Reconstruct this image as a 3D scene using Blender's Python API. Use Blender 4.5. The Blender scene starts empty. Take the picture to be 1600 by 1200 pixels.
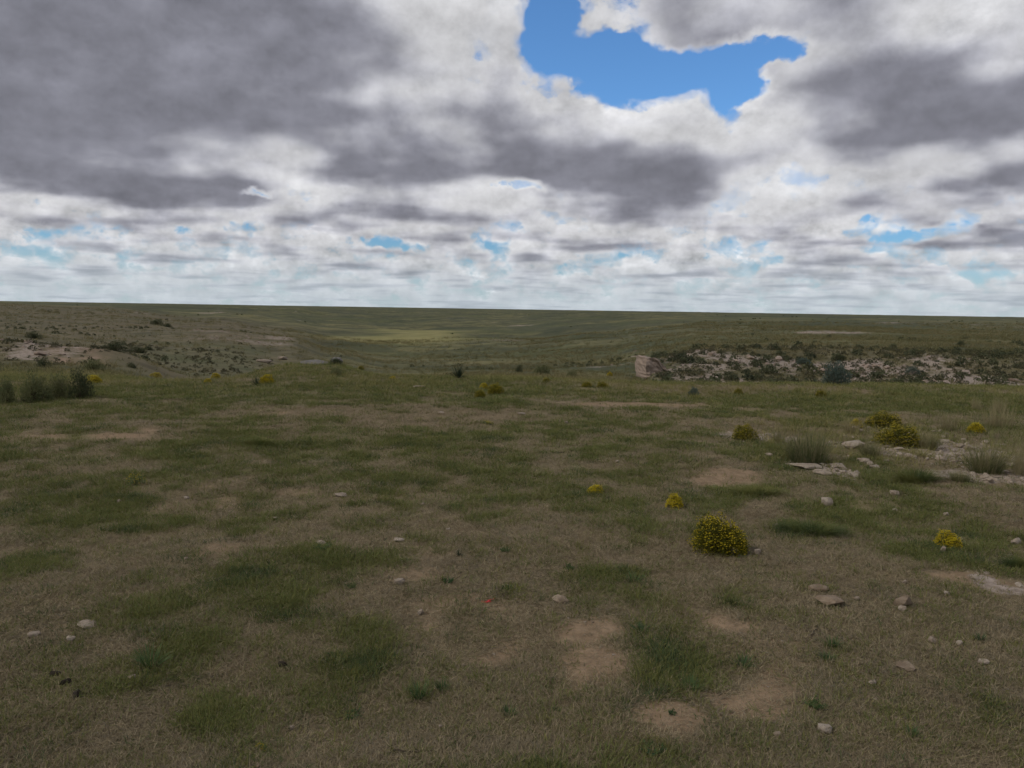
import bpy, bmesh, math, random
import numpy as np
from mathutils import Vector, Matrix, Euler

scene = bpy.context.scene
R = math.radians
# ------------------------------------------------------------------ camera
EYE = 1.6
cam_d = bpy.data.cameras.new('camera'); cam = bpy.data.objects.new('camera', cam_d)
scene.collection.objects.link(cam); scene.camera = cam
cam_d.sensor_width = 36.0; cam_d.lens = 36.0 * 1164 / 1600
cam_d.clip_start = 0.05; cam_d.clip_end = 90000
cam.matrix_world = (Matrix.Translation((0, 0, EYE)) @ Matrix.Rotation(R(90 - 5.74), 4, 'X')
                    @ Matrix.Rotation(R(0.905), 4, 'Z'))
# ------------------------------------------------------------------ exposure
vs = scene.view_settings
vs.view_transform = 'Standard'; vs.look = 'None'; vs.gamma = 1.0; vs.use_curve_mapping = False
vs.exposure = 0.0
scene.render.engine = 'CYCLES'
scene.cycles.use_denoising = True
scene.cycles.use_adaptive_sampling = True; scene.cycles.adaptive_threshold = 0.02; scene.cycles.adaptive_min_samples = 16
scene.cycles.max_bounces = 4; scene.cycles.diffuse_bounces = 2
scene.cycles.transparent_max_bounces = 4

# ------------------------------------------------------------------ node helpers
class NT:
    def __init__(self, tree): self.t = tree; self.l = tree.links
    def n(self, typ, **kw):
        nd = self.t.nodes.new(typ)
        for k, v in kw.items(): setattr(nd, k, v)
        return nd
    def put(self, sock, v):
        if isinstance(v, bpy.types.NodeSocket): self.l.new(v, sock)
        elif v is not None: sock.default_value = v
    def m(self, op, a, b=None, c=None, clamp=False):
        nd = self.n('ShaderNodeMath', operation=op, use_clamp=clamp)
        self.put(nd.inputs[0], a); self.put(nd.inputs[1], b); self.put(nd.inputs[2], c)
        return nd.outputs[0]
    def v(self, op, a, b=None, s=None):
        nd = self.n('ShaderNodeVectorMath', operation=op)
        self.put(nd.inputs[0], a); self.put(nd.inputs[1], b)
        if s is not None: self.put(nd.inputs['Scale'], s)
        return nd.outputs['Value'] if op in ('LENGTH', 'DOT_PRODUCT', 'DISTANCE') else nd.outputs[0]
    def xyz(self, x, y, z):
        nd = self.n('ShaderNodeCombineXYZ')
        for i, q in enumerate((x, y, z)): self.put(nd.inputs[i], q)
        return nd.outputs[0]
    def rng(self, x, a, b, c=0.0, d=1.0, smooth=True):
        nd = self.n('ShaderNodeMapRange', interpolation_type='SMOOTHSTEP' if smooth else 'LINEAR')
        self.put(nd.inputs[0], x)
        for i, q in enumerate((a, b, c, d)): self.put(nd.inputs[i + 1], q)
        return nd.outputs[0]
    def noise(self, vec, scale, detail=5, rough=0.55, dist=0.0, lac=2.0):
        nd = self.n('ShaderNodeTexNoise', noise_dimensions='3D')
        self.put(nd.inputs['Vector'], vec); self.put(nd.inputs['Scale'], scale)
        nd.inputs['Detail'].default_value = detail; nd.inputs['Roughness'].default_value = rough
        nd.inputs['Lacunarity'].default_value = lac; nd.inputs['Distortion'].default_value = dist
        return nd.outputs[0]
    def mix(self, f, a, b, blend='MIX'):
        nd = self.n('ShaderNodeMix', data_type='RGBA', blend_type=blend)
        self.put(nd.inputs[0], f)
        for s, q in ((nd.inputs[6], a), (nd.inputs[7], b)):
            if isinstance(q, tuple) and len(q) == 3: q = q + (1.0,)
            self.put(s, q)
        return nd.outputs[2]

# ------------------------------------------------------------------ world: sky with a broken deck of cumulus
SUN_EL, SUN_AZ = R(42), R(-105)          # azimuth measured from +Y (view) towards +X
world = bpy.data.worlds.new('World'); scene.world = world; world.use_nodes = True
world.cycles.sampling_method = 'MANUAL'; world.cycles.sample_map_resolution = 512
W = NT(world.node_tree); world.node_tree.nodes.clear()
out = W.n('ShaderNodeOutputWorld'); bg = W.n('ShaderNodeBackground')
W.l.new(bg.outputs[0], out.inputs[0])
STR = 0.1
bg.inputs['Strength'].default_value = STR
skt = W.n('ShaderNodeTexSky', sky_type='NISHITA', sun_disc=False, sun_elevation=SUN_EL, sun_rotation=SUN_AZ)
skt.altitude = 1200; skt.air_density = 1.0; skt.dust_density = 0.6; skt.ozone_density = 2.0
tc = W.n('ShaderNodeTexCoord'); D = W.v('NORMALIZE', tc.outputs['Generated'])
sp = W.n('ShaderNodeSeparateXYZ'); W.l.new(D, sp.inputs[0])
dx, dy, dz = sp.outputs
az = W.m('ARCTAN2', dx, dy); el = W.m('ARCSINE', dz)
ae = W.xyz(az, el, 0.0)
wn = W.n('ShaderNodeTexNoise'); W.l.new(D, wn.inputs['Vector']); wn.inputs['Scale'].default_value = 9.0
wn.inputs['Detail'].default_value = 5; wn.inputs['Roughness'].default_value = 0.6
ae = W.v('ADD', ae, W.v('MULTIPLY', W.v('SUBTRACT', wn.outputs[1], (0.5, 0.5, 0.5)), (0.14, 0.07, 0.0)))
zc = W.m('MAXIMUM', dz, 0.0)
inv = W.m('POWER', W.m('ADD', zc, 0.04), -0.72)
P0 = W.xyz(W.m('MULTIPLY', dx, inv), W.m('MULTIPLY', dy, inv), 0.0)
# broad weather: where the deck thickens (+) and where it opens (-);  az, el, radius az, radius el (degrees), tilt, amount
BLOBS = SKYBLOBS = [
    (-24, 19.5, 17, 6.5, 4, .27), (-36, 13.5, 16, 5.5, 0, .22), (-17, 13.5, 11, 3.4, -6, .25), (-33, 9.2, 14, 3.0, -4, .16), (-5.5, 20.5, 4.5, 3.5, 20, -.05), (-24, 7.6, 12, 1.8, -6, .12),
    (4.0, 11.8, 11, 3.4, -7, .27), (31, 13.6, 13, 4.2, -8, .33), (22, 20.8, 14, 3.0, 6, .07), (-17, 10, 6, 1.8, 0, .12), (21, 11.3, 6, 1.8, 0, .12), (-2, 9.2, 9, 1.6, 0, .08),
    (-9, 10.0, 8, 2.6, 0, .22), (34, 9.3, 9, 1.2, -4, .10), (10, 7.6, 7, 1.2, 0, .07), (-5, 7.4, 8, 1.4, 0, .09), (22, 6.9, 9, 1.1, 4, .09),
    (2.4, 20.5, 2.8, 4.6, 0, -.34), (9.5, 17.2, 6.5, 1.7, -10, -.36), (15, 17.6, 5.5, 1.3, 10, -.30), (16.3, 15.0, 2.2, 2.4, 30, -.30),
    (1.2, 8.8, 3.2, .5, 0, -.22), (-19, 7.4, 1.6, .3, 0, -.2), (29, 5.6, 4.0, .6, 10, -.2), (-9, 4.9, 2.2, .5, 0, -.18), (-3, 18.5, 1.6, 1.0, 30, -.12),
]
bias = None
for (a, e, ra, re, tilt, amt) in BLOBS:
    mp = W.n('ShaderNodeMapping', vector_type='TEXTURE')
    W.l.new(ae, mp.inputs[0])
    mp.inputs['Location'].default_value = (R(a), R(e), 0); mp.inputs['Rotation'].default_value = (0, 0, R(tilt))
    mp.inputs['Scale'].default_value = (R(ra), R(re), 1)
    q = W.rng(W.v('LENGTH', mp.outputs[0]), 0.25, 1.35, amt, 0.0)
    bias = q if bias is None else W.m('ADD', bias, q)
TOP, NS = 0.95, 7
SC = 1.9
wh = W.n('ShaderNodeTexWhiteNoise', noise_dimensions='3D'); W.l.new(W.v('SCALE', D, s=4096.0), wh.inputs['Vector'])
jit = wh.outputs['Value']
def field(vec, detail, rough): return W.m('ADD', W.m('MULTIPLY_ADD', W.noise(vec, SC, detail, rough, 0.1), 1.5, -0.25), bias)
def slice_point(s): return W.v('ADD', W.v('MULTIPLY', W.v('SCALE', P0, s=s), (1, 1, 0)), W.xyz(3.7, 1.3, W.m('MULTIPLY_ADD', s, 1.3, 3.7)))
# billows: finer towards the horizon, brighter on the side that faces up to the light
farf = W.rng(dz, 0.05, 0.24, 1.0, 0.0)
Db = W.v('MULTIPLY', D, (1.0, 1.0, 1.35)); UP = (-0.006, -0.004, 0.016)
def billow(vec): 
    a = W.noise(vec, 11.0, 7, 0.6); b = W.noise(vec, 30.0, 6, 0.58)
    return W.m('MULTIPLY_ADD', W.m('SUBTRACT', b, a), farf, a)
bil = billow(Db); lit = W.m('SUBTRACT', bil, billow(W.v('ADD', Db, UP)))
bil = W.m('SUBTRACT', bil, 0.5)
lo0 = field(slice_point(W.m('ADD', 1.02, 0.0)), 2.6, 0.48)
lo1 = field(slice_point(W.m('ADD', 1.02 + TOP * 0.55, 0.0)), 2.6, 0.48)
trans = None; acc = None
for k in range(NS):
    h = W.m('POWER', W.m('MULTIPLY', W.m('ADD', jit, float(k)), 1.0 / NS), 1.35)
    nb = W.m('MULTIPLY_ADD', bil, 0.58, field(slice_point(W.m('MULTIPLY_ADD', h, TOP, 1.0)), 4, 0.52))
    lo = W.m('MULTIPLY_ADD', W.m('SUBTRACT', lo1, lo0), h, lo0)
    th = W.m('MULTIPLY_ADD', h, 0.24, 0.45)
    d = W.rng(W.m('SUBTRACT', nb, th), 0.0, 0.08 if k == 0 else 0.05)
    # thin cloud lets the light through, thick cloud has a grey violet base; the upper flanks face the light
    ex = W.m('SUBTRACT', W.m('ADD', W.m('MULTIPLY', lo, 0.66), W.m('MULTIPLY', nb, 0.34)), 0.43)
    dark = W.m('MULTIPLY_ADD', W.m('POWER', h, 0.7), 0.55, 0.17)
    f = W.rng(ex, 0.02, W.m('MULTIPLY_ADD', h, 0.25, 0.36))
    br = W.m('ADD', W.m('MULTIPLY', f, dark), W.m('MULTIPLY', W.m('SUBTRACT', 1.0, f), W.m('MULTIPLY_ADD', h, 0.15, 0.65)))
    tint = W.rng(br, 0.15, 0.7, 0.0, 1.0, False)
    br = W.m('MULTIPLY', br, W.m('MULTIPLY_ADD', W.m('SUBTRACT', nb, lo), W.m('MULTIPLY_ADD', h, 1.6, -0.5), 1.0))
    br = W.m('MULTIPLY', br, W.m('MULTIPLY_ADD', bil, -0.9, 1.0))
    br = W.m('MULTIPLY', br, W.m('MAXIMUM', W.m('MULTIPLY_ADD', lit, W.m('MULTIPLY_ADD', h, 1.4, 1.5), 1.0), 0.5))
    col = W.v('SCALE', W.mix(tint, (0.97, 0.985, 1.18), (1.0, 1.0, 1.02)), s=br)
    al = W.m('MULTIPLY', d, 0.97)
    if trans is None:
        acc = W.v('SCALE', col, s=al); trans = W.m('SUBTRACT', 1.0, al)
    else:
        acc = W.v('ADD', acc, W.v('SCALE', col, s=W.m('MULTIPLY', al, trans)))
        trans = W.m('MULTIPLY', trans, W.m('SUBTRACT', 1.0, al))
blue = W.v('SCALE', W.v('MULTIPLY', skt.outputs[0], (0.85, 1.28, 1.60)), s=W.rng(dz, 0.03, 0.26, 0.55, 1.0))
skyc = W.v('ADD', W.v('SCALE', blue, s=trans), W.v('SCALE', acc, s=1.0 / STR))
hz = W.rng(zc, 0.0, 0.11, 0.78, 0.0)
hz = W.m('POWER', hz, 1.5)
skyc = W.mix(hz, skyc, tuple(q / STR for q in (0.50, 0.58, 0.64)))
W.l.new(skyc, bg.inputs['Color'])
# ------------------------------------------------------------------ sun, veiled by cloud
sd = bpy.data.lights.new('sun', 'SUN'); sun = bpy.data.objects.new('sun', sd); scene.collection.objects.link(sun)
sd.energy = 1.5; sd.angle = R(11); sd.color = (1.0, 0.95, 0.87)
sv = Vector((math.sin(SUN_AZ) * math.cos(SUN_EL), math.cos(SUN_AZ) * math.cos(SUN_EL), math.sin(SUN_EL)))
sun.rotation_euler = (-sv).to_track_quat('-Z', 'Y').to_euler()
# ------------------------------------------------------------------ terrain: height and cover as plain functions of place (metres)
def hash2(ix, iy, seed):
    h = (ix * 374761393 + iy * 668265263 + seed * 974634777) & 0xFFFFFFFF
    h = ((h ^ (h >> 13)) * 1274126177) & 0xFFFFFFFF
    return ((h ^ (h >> 16)) & 0xFFFFFF) / float(0xFFFFFF)
def vnoise(x, y, L, seed=0):
    x = np.asarray(x, float) / L; y = np.asarray(y, float) / L
    a = 0.6 + seed; x, y = x * math.cos(a) - y * math.sin(a) + seed * 7.3, x * math.sin(a) + y * math.cos(a)
    ix = np.floor(x).astype(np.int64); iy = np.floor(y).astype(np.int64)
    fx = x - ix; fy = y - iy
    fx = fx * fx * fx * (fx * (fx * 6 - 15) + 10); fy = fy * fy * fy * (fy * (fy * 6 - 15) + 10)
    n = (hash2(ix, iy, seed) * (1 - fx) + hash2(ix + 1, iy, seed) * fx) * (1 - fy) + \
        (hash2(ix, iy + 1, seed) * (1 - fx) + hash2(ix + 1, iy + 1, seed) * fx) * fy
    return n * 2 - 1
def fbm(x, y, L, seed=0, octs=4, gain=0.5):
    s = 0; a = 1.0; tot = 0
    for o in range(octs):
        s = s + a * vnoise(x, y, L / 2 ** o, seed + o * 11); tot += a; a *= gain
    return s / tot
def sstep(x, a, b):
    t = np.clip((np.asarray(x, float) - a) / (b - a), 0, 1); return t * t * (3 - 2 * t)
# land profile along bearings: t = X / Y, then (distance, height) pairs
PROFILE = [
    (-0.95, [(8, 0), (16, 0), (25, -.8), (36, -1.2), (44, 0.2), (70, -1.6), (120, -2.6), (250, -2.4), (450, .2), (800, .3), (2000, -1), (8000, -5), (30000, -9)]),
    (-0.687, [(8, 0), (15.5, .02), (24, -.7), (34, -1.35), (41, -.50), (46, -.62), (70, -2.2), (120, -2.9), (250, -3.0), (450, -.5), (800, -.3), (2000, -1.5), (8000, -6), (30000, -9)]),
    (-0.558, [(8, 0), (15.5, .02), (24, -.7), (34, -1.35), (40, -.85), (44, -1.0), (62, -3.3), (90, -3.3), (150, -4.2), (300, -4.1), (520, -1.6), (1000, -2), (2500, -5), (8000, -9), (30000, -10)]),
    (-0.404, [(8, 0), (16, .02), (19, -.3), (30, -2.2), (60, -3.9), (85, -4.0), (105, -3.9), (140, -3.5), (200, -5.2), (330, -6.4), (600, -7.5), (1200, -8), (2500, -8), (6000, -10), (30000, -11)]),
    (-0.30, [(8, 0), (16.5, .05), (21, .12), (26, -1.2), (40, -3.2), (80, -4.8), (120, -4.6), (160, -5.0), (250, -9.5), (400, -12.5), (700, -14.5), (1400, -15), (3000, -18), (8000, -19), (30000, -13)]),
    (-0.245, [(8, 0), (17, .05), (21.5, .10), (27, -1.6), (45, -3.6), (90, -5.8), (150, -7.4), (220, -10.5), (350, -15), (600, -18.5), (1200, -21), (3000, -24), (8000, -22), (30000, -13)]),
    (-0.172, [(8, 0), (18, 0), (21, -.4), (40, -2.6), (100, -6.8), (200, -11.5), (350, -16), (600, -18), (900, -22), (1500, -26), (3000, -28), (8000, -24), (30000, -13)]),
    (0.0, [(8, 0), (18, 0), (22, -.4), (40, -2.0), (60, -3.6), (120, -7.6), (200, -10.6), (350, -14.2), (600, -18), (1000, -21.5), (2000, -23), (5000, -22), (30000, -13)]),
    (0.129, [(8, 0), (17.5, 0), (22, -.5), (35, -1.9), (60, -3.6), (100, -5.6), (160, -7.2), (250, -8.8), (400, -11), (700, -13.6), (1500, -14.5), (4000, -14), (30000, -12)]),
    (0.170, [(8, 0), (17.5, 0), (22, -.6), (34, -2.0), (46, -3.1), (60, -3.9), (100, -4.8), (200, -5.8), (400, -8.4), (800, -10.5), (1500, -11.5), (4000, -13), (30000, -12)]),
    (0.190, [(8, 0), (17.5, 0), (22, -.6), (32, -1.9), (42, -2.2), (46, -1.25), (60, -2.0), (100, -3.4), (200, -5.2), (400, -7.6), (800, -9.5), (1500, -11), (4000, -12), (30000, -12)]),
    (0.258, [(8, 0), (17, 0), (22, -.6), (30, -1.7), (40, -2.2), (52, -1.0), (70, -1.5), (130, -2.6), (200, -4.2), (350, -4.5), (600, -5), (1200, -6), (4000, -8), (30000, -12)]),
    (0.43, [(8, 0), (17, 0), (22, -.6), (30, -1.7), (40, -2.2), (58, -1.0), (80, -1.4), (150, -2.5), (165, -2.0), (300, -4.0), (400, -3.2), (800, -3.3), (2000, -5), (8000, -8), (30000, -12)]),
    (0.56, [(8, 0), (16.7, 0), (22, -.6), (30, -1.7), (40, -2.2), (58, -1.05), (80, -1.4), (150, -2.2), (300, -4.2), (400, -3.0), (800, -3.2), (2000, -5), (8000, -8), (30000, -12)]),
    (0.70, [(8, 0), (16.5, 0), (22, -.6), (30, -1.7), (40, -2.1), (57, -1.2), (80, -1.5), (150, -2.2), (260, -3.8), (400, -2.9), (800, -3.2), (2000, -5), (8000, -8), (30000, -12)]),
    (0.95, [(8, 0), (16.5, 0), (22, -.6), (30, -1.5), (40, -1.9), (57, -1.0), (80, -1.3), (150, -2), (400, -2.5), (800, -3), (2000, -5), (8000, -8), (30000, -12)]),
]
TB_T = np.linspace(-0.95, 0.95, 191); TB_L = np.linspace(math.log(6), math.log(50000), 700)
def build_table():
    cols = []
    kern = np.exp(-0.5 * (np.arange(-12, 13) / 4.0) ** 2); kern /= kern.sum()
    for t, pr in PROFILE:
        z = np.interp(TB_L, [math.log(q[0]) for q in pr], [q[1] for q in pr])
        cols.append(np.convolve(np.pad(z, 12, mode='edge'), kern, 'valid'))
    cols = np.array(cols); ts = np.array([p[0] for p in PROFILE])
    i = np.clip(np.searchsorted(ts, TB_T, 'right') - 1, 0, len(ts) - 2)
    f = (TB_T - ts[i]) / (ts[i + 1] - ts[i]); f = (f * f * (3 - 2 * f))[:, None]
    return cols[i] * (1 - f) + cols[i + 1] * f
TABLE = build_table()
def bearing(x, y):
    x = np.asarray(x, float); y = np.asarray(y, float)
    r = np.hypot(x, y) + 1e-9; th = np.arctan2(x, y)
    Y = r * np.cos(np.clip(th, -0.76, 0.76)); t = np.tan(np.clip(th, -0.76, 0.76))
    return t, Y, r, th
def height(x, y):
    t, Y, r, th = bearing(x, y)
    wob = 1 + 0.10 * fbm(x, y, 14, 5, 3) * sstep(r, 14, 22) * (1 - sstep(r, 60, 120))
    fi = np.clip((np.log(np.maximum(Y * wob, 6)) - TB_L[0]) / (TB_L[1] - TB_L[0]), 0, len(TB_L) - 1.001)
    fj = np.clip((t - TB_T[0]) / (TB_T[1] - TB_T[0]), 0, len(TB_T) - 1.001)
    i = fi.astype(int); j = fj.astype(int); a = fi - i; b = fj - j
    z = (TABLE[j, i] * (1 - a) + TABLE[j, i + 1] * a) * (1 - b) + (TABLE[j + 1, i] * (1 - a) + TABLE[j + 1, i + 1] * a) * b
    back = sstep(np.abs(th), 0.9, 2.2)
    z = z * (1 - back) - 0.6 * back * sstep(r, 10, 40)
    z = z + 0.010 * vnoise(x, y, 0.45, 1) + 0.022 * vnoise(x, y, 1.5, 2) + 0.04 * vnoise(x, y, 5, 3) * sstep(r, 2, 6)
    z = z + 0.16 * fbm(x, y, 9, 21, 4) * sstep(r, 24, 34)
    rg = lambda L, s: 0.55 - 1.5 * np.abs(fbm(x, y, L, s, 3)) 
    deep = np.clip(-z / 11.0, .3, 1.0)
    z = z + deep * (0.9 * rg(40, 31) * sstep(r, 60, 110) + 3.0 * rg(110, 41) * sstep(r, 120, 260) + 7.0 * rg(300, 51) * sstep(r, 300, 700))
    z = z + deep * 12 * rg(900, 61) * sstep(r, 900, 2200) + 6 * fbm(x, y, 4000, 71, 3) * sstep(r, 3500, 9000)
    return z
LUSH = [(3.28, 7.06, 0.79, 0.99, 1.2), (3.11, 5.59, 0.82, 0.86, 1.25), (2.27, 5.51, 0.28, 0.31, 1.2), (1.21, 6.47, 0.83, 0.9, 1.1), (0.33, 7.18, 0.62, 0.72, 0.5), (-3.18, 5.59, 0.82, 0.53, 0.5), (-1.18, 4.52, 0.54, 0.53, 0.6), (-2.22, 3.7, 0.48, 0.44, 0.6), (-1.66, 4.03, 0.52, 0.38, 0.7), (-1.68, 3.16, 0.41, 0.33, 0.6), (-0.72, 3.45, 0.18, 0.21, 0.6), (-3.08, 8.87, 0.38, 0.52, 0.9), (2.07, 6.72, 0.35, 0.3, 0.9), (-2.97, 4.56, 0.39, 0.36, 0.5), (3.35, 4.83, 0.17, 0.2, 0.9), (0.86, 3.18, 0.16, 0.19, 0.55), (1.1, 3.3, 0.1, 0.09, 0.6), (-0.37, 3.0, 0.12, 0.09, 0.7), (1.54, 3.39, 0.08, 0.09, 0.7), (1.01, 4.29, 0.22, 0.21, 0.5), (0.72, 4.38, 0.17, 0.15, 0.45), (-6.69, 11.03, 1.9, 1.21, 0.7), (-5.47, 12.65, 3.26, 1.78, 0.6), (-1.23, 14.25, 2.69, 1.79, 0.5), (6.04, 13.97, 3.6, 1.5, 0.6), (8.93, 13.57, 1.28, 0.8, 0.9), (-0.9, 2.91, 0.28, 0.2, 0.4), (-2.03, 5.15, 0.27, 0.15, 0.6), (-0.11, 2.79, 0.17, 0.14, 0.3), (-6.07, 12.75, 1.75, 1.81, 0.5), (-0.72, 8.45, 1.89, 1.2, 0.3)]
BARE = [(-5.18, 8.63, 1.04, 0.33, 0.95), (-4.54, 9.1, 0.23, 0.18, 0.9), (2.2, 12.65, 1.63, 0.44, 0.95), (4.16, 12.31, 0.63, 0.33, 0.6), (2.12, 7.14, 0.38, 0.31, 0.95), (-1.31, 6.31, 0.98, 0.31, 0.5), (-0.62, 4.49, 0.42, 0.37, 0.55), (-0.87, 4.37, 0.19, 0.24, 0.5), (0.38, 3.1, 0.17, 0.27, 0.75), (0.65, 2.72, 0.14, 0.13, 0.85), (0.31, 3.56, 0.21, 0.19, 0.55), (1.17, 3.04, 0.16, 0.14, 0.6), (1.03, 3.78, 0.19, 0.15, 0.45), (-1.94, 4.71, 0.32, 0.23, 0.5), (-2.6, 5.97, 0.62, 0.28, 0.5), (2.84, 4.56, 0.43, 0.12, 0.9), (2.9, 6.04, 0.26, 0.29, 0.9), (-2.8, 10.79, 0.74, 0.26, 0.6), (-0.31, 3.73, 0.32, 0.29, 0.55), (-1.38, 10.63, 1.1, 0.25, 0.5), (-0.1, 3.4, 0.18, 0.2, 0.5), (-2.64, 6.45, 0.33, 0.21, 0.4), (1.0, 2.87, 0.22, 0.2, 0.35)]
ROCKY = [(3.13, 9.44, 0.65, 0.49, 0.9), (4.18, 8.78, 0.3, 0.43, 0.8), (3.2, 7.6, 0.36, 0.29, 0.9), (5.27, 8.75, 0.68, 0.77, 0.9), (4.77, 7.36, 0.44, 0.42, 0.9), (5.38, 10.32, 0.8, 0.59, 0.4), (2.81, 6.24, 0.12, 0.17, 0.7), (3.11, 4.6, 0.2, 0.11, 0.8), (5.75, 8.22, 0.28, 1.14, 0.5), (3.55, 9.24, 0.48, 0.47, 0.7)]
RUBBLE_MARKS = [(2.87, 9.06, 'beside the compact dome bush'), (3.4, 9.07, 'right of the compact dome bush'), (3.03, 7.49, 'around the long flat ledge'), (4.05, 8.6, 'at the root of the tall grass clump'), (4.65, 8.82, 'below the wide olive bush'), (4.74, 8.36, 'right of the wide olive bush'), (5.21, 8.66, 'below the blond grass'), (4.88, 7.53, 'around the grey-green grass clump'), (5.05, 7.29, 'beside the tall blond grass clump'), (3.86, 6.98, 'beside the lush grass mat'), (4.32, 7.04, 'in the middle of the white rubble'), (2.8, 6.23, 'at the head of the small wash'), (3.11, 4.59, 'in the strip of pale gravel')]
BANK_MARKS = [(9.55, 44.44, 'just right of the pinkish ledge'), (12.81, 48.16, 'on the whitest stretch of the far bank'), (16.8, 51.52, 'above the whitest stretch of the far bank'), (13.8, 42.14, 'at the foot of the far bank'), (18.98, 48.52, 'beside the blue-grey bank shrub'), (22.5, 51.36, 'around the dark bank shrub'), (18.07, 41.48, 'behind the big blue-grey shrub'), (24.03, 48.17, 'on the pinkish scree of the far bank'), (24.45, 45.43, 'around the grey bank shrub'), (28.78, 47.8, 'on the brushy part of the far bank'), (32.05, 47.77, 'on the brushy end of the far bank')]
LEFT_MARKS = [(-26.54, 39.02, 'above the red soil'), (-24.8, 37.88, 'left of the red soil'), (-23.07, 37.18, 'beside the red soil'), (-22.1, 38.87, 'within the red soil')]
BUSHES = [(1.417, 4.921, 0.364, 0.245, 0, 'large round yellow-flowered bush with two pale stones at its foot'), (2.918, 9.21, 0.316, 0.19, 1, 'compact dome of yellow-green bush at the end of a strip of pale rubble'), (4.733, 8.985, 0.509, 0.262, 1, 'wide olive yellow-topped bush among tall grass and pale rocks'), (5.36, 10.594, 0.491, 0.218, 1, 'bush with yellowish crown just behind the wide olive bush'), (3.064, 5.073, 0.166, 0.113, 2, 'bright yellow flower clump with one round white stone below it'), (1.362, 6.014, 0.165, 0.114, 2, 'small bright yellow flower clump at the border of bare grey soil'), (0.75, 6.451, 0.144, 0.072, 2, 'low sparse yellow flower clump in the blue-green grass'), (-3.29, 6.437, 0.166, 0.111, 3, 'lone straggly plant with a few yellow flowers in open short grass'), (-4.922, 14.839, 0.306, 0.178, 2, 'yellow flower bush beside a dark spiky yucca'), (-19.931, 49.961, 0.687, 0.343, 2, 'upper of two yellow bushes left of the rim yucca'), (-6.289, 15.296, 0.171, 0.092, 2, 'lower of two yellow bushes left of the rim yucca'), (-16.602, 34.518, 0.534, 0.237, 2, 'faint yellow bush on the rim before the green gully'), (-8.354, 14.806, 0.343, 0.165, 2, 'yellow flower bush beside the dark grey-green shrubs'), (-0.569, 13.24, 0.205, 0.136, 1, 'foremost of a trio of yellow flower bushes near the track'), (-0.31, 13.922, 0.311, 0.203, 1, 'largest of a trio of yellow flower bushes near the track'), (-0.554, 14.952, 0.231, 0.116, 2, 'hindmost of a trio of yellow flower bushes near the track'), (-0.329, 10.227, 0.22, 0.062, 3, 'flat yellow-flowering plant on the beaten track'), (1.576, 15.584, 0.228, 0.12, 1, 'olive-yellow bush, left of a close pair on the rim'), (1.903, 15.622, 0.242, 0.121, 1, 'olive-yellow bush, right of a close pair on the rim'), (0.764, 16.708, 0.172, 0.1, 1, 'tiny olive bush on the rim before the valley mouth'), (4.589, 14.993, 0.193, 0.129, 1, 'small dark olive-yellow bush on the rim before the whitest bank rocks'), (6.028, 14.462, 0.211, 0.137, 1, 'pale yellow-green bush below the big blue-grey shrub'), (-18.742, 91.995, 0.869, 0.474, 1, 'tiny olive bush just right of the knoll boulders'), (-2.675, 16.563, 0.157, 0.085, 2, 'tiny orange-yellow bush on the rim below the lighter yellow patch of the valley floor'), (-0.874, 29.643, 0.229, 0.127, 2, 'speck of yellow bush on the rim behind the trio of bushes'), (7.479, 56.77, 0.536, 0.293, 2, 'speck of yellow bush on the rim left of the pinkish ledge'), (6.439, 10.199, 0.263, 0.14, 2, 'yellow-topped bush in the blond grass beside pale rubble'), (4.912, 10.501, 0.198, 0.126, 2, 'faint yellow bush at the edge of the tall grass thicket'), (-0.682, 3.164, 0.027, 0.027, 3, 'tiny single orange-yellow flower on a low plant in bare ground'), (-0.888, 2.564, 0.053, 0.035, 3, 'small leafy green plant with two yellow blooms on thatch')]
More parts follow.
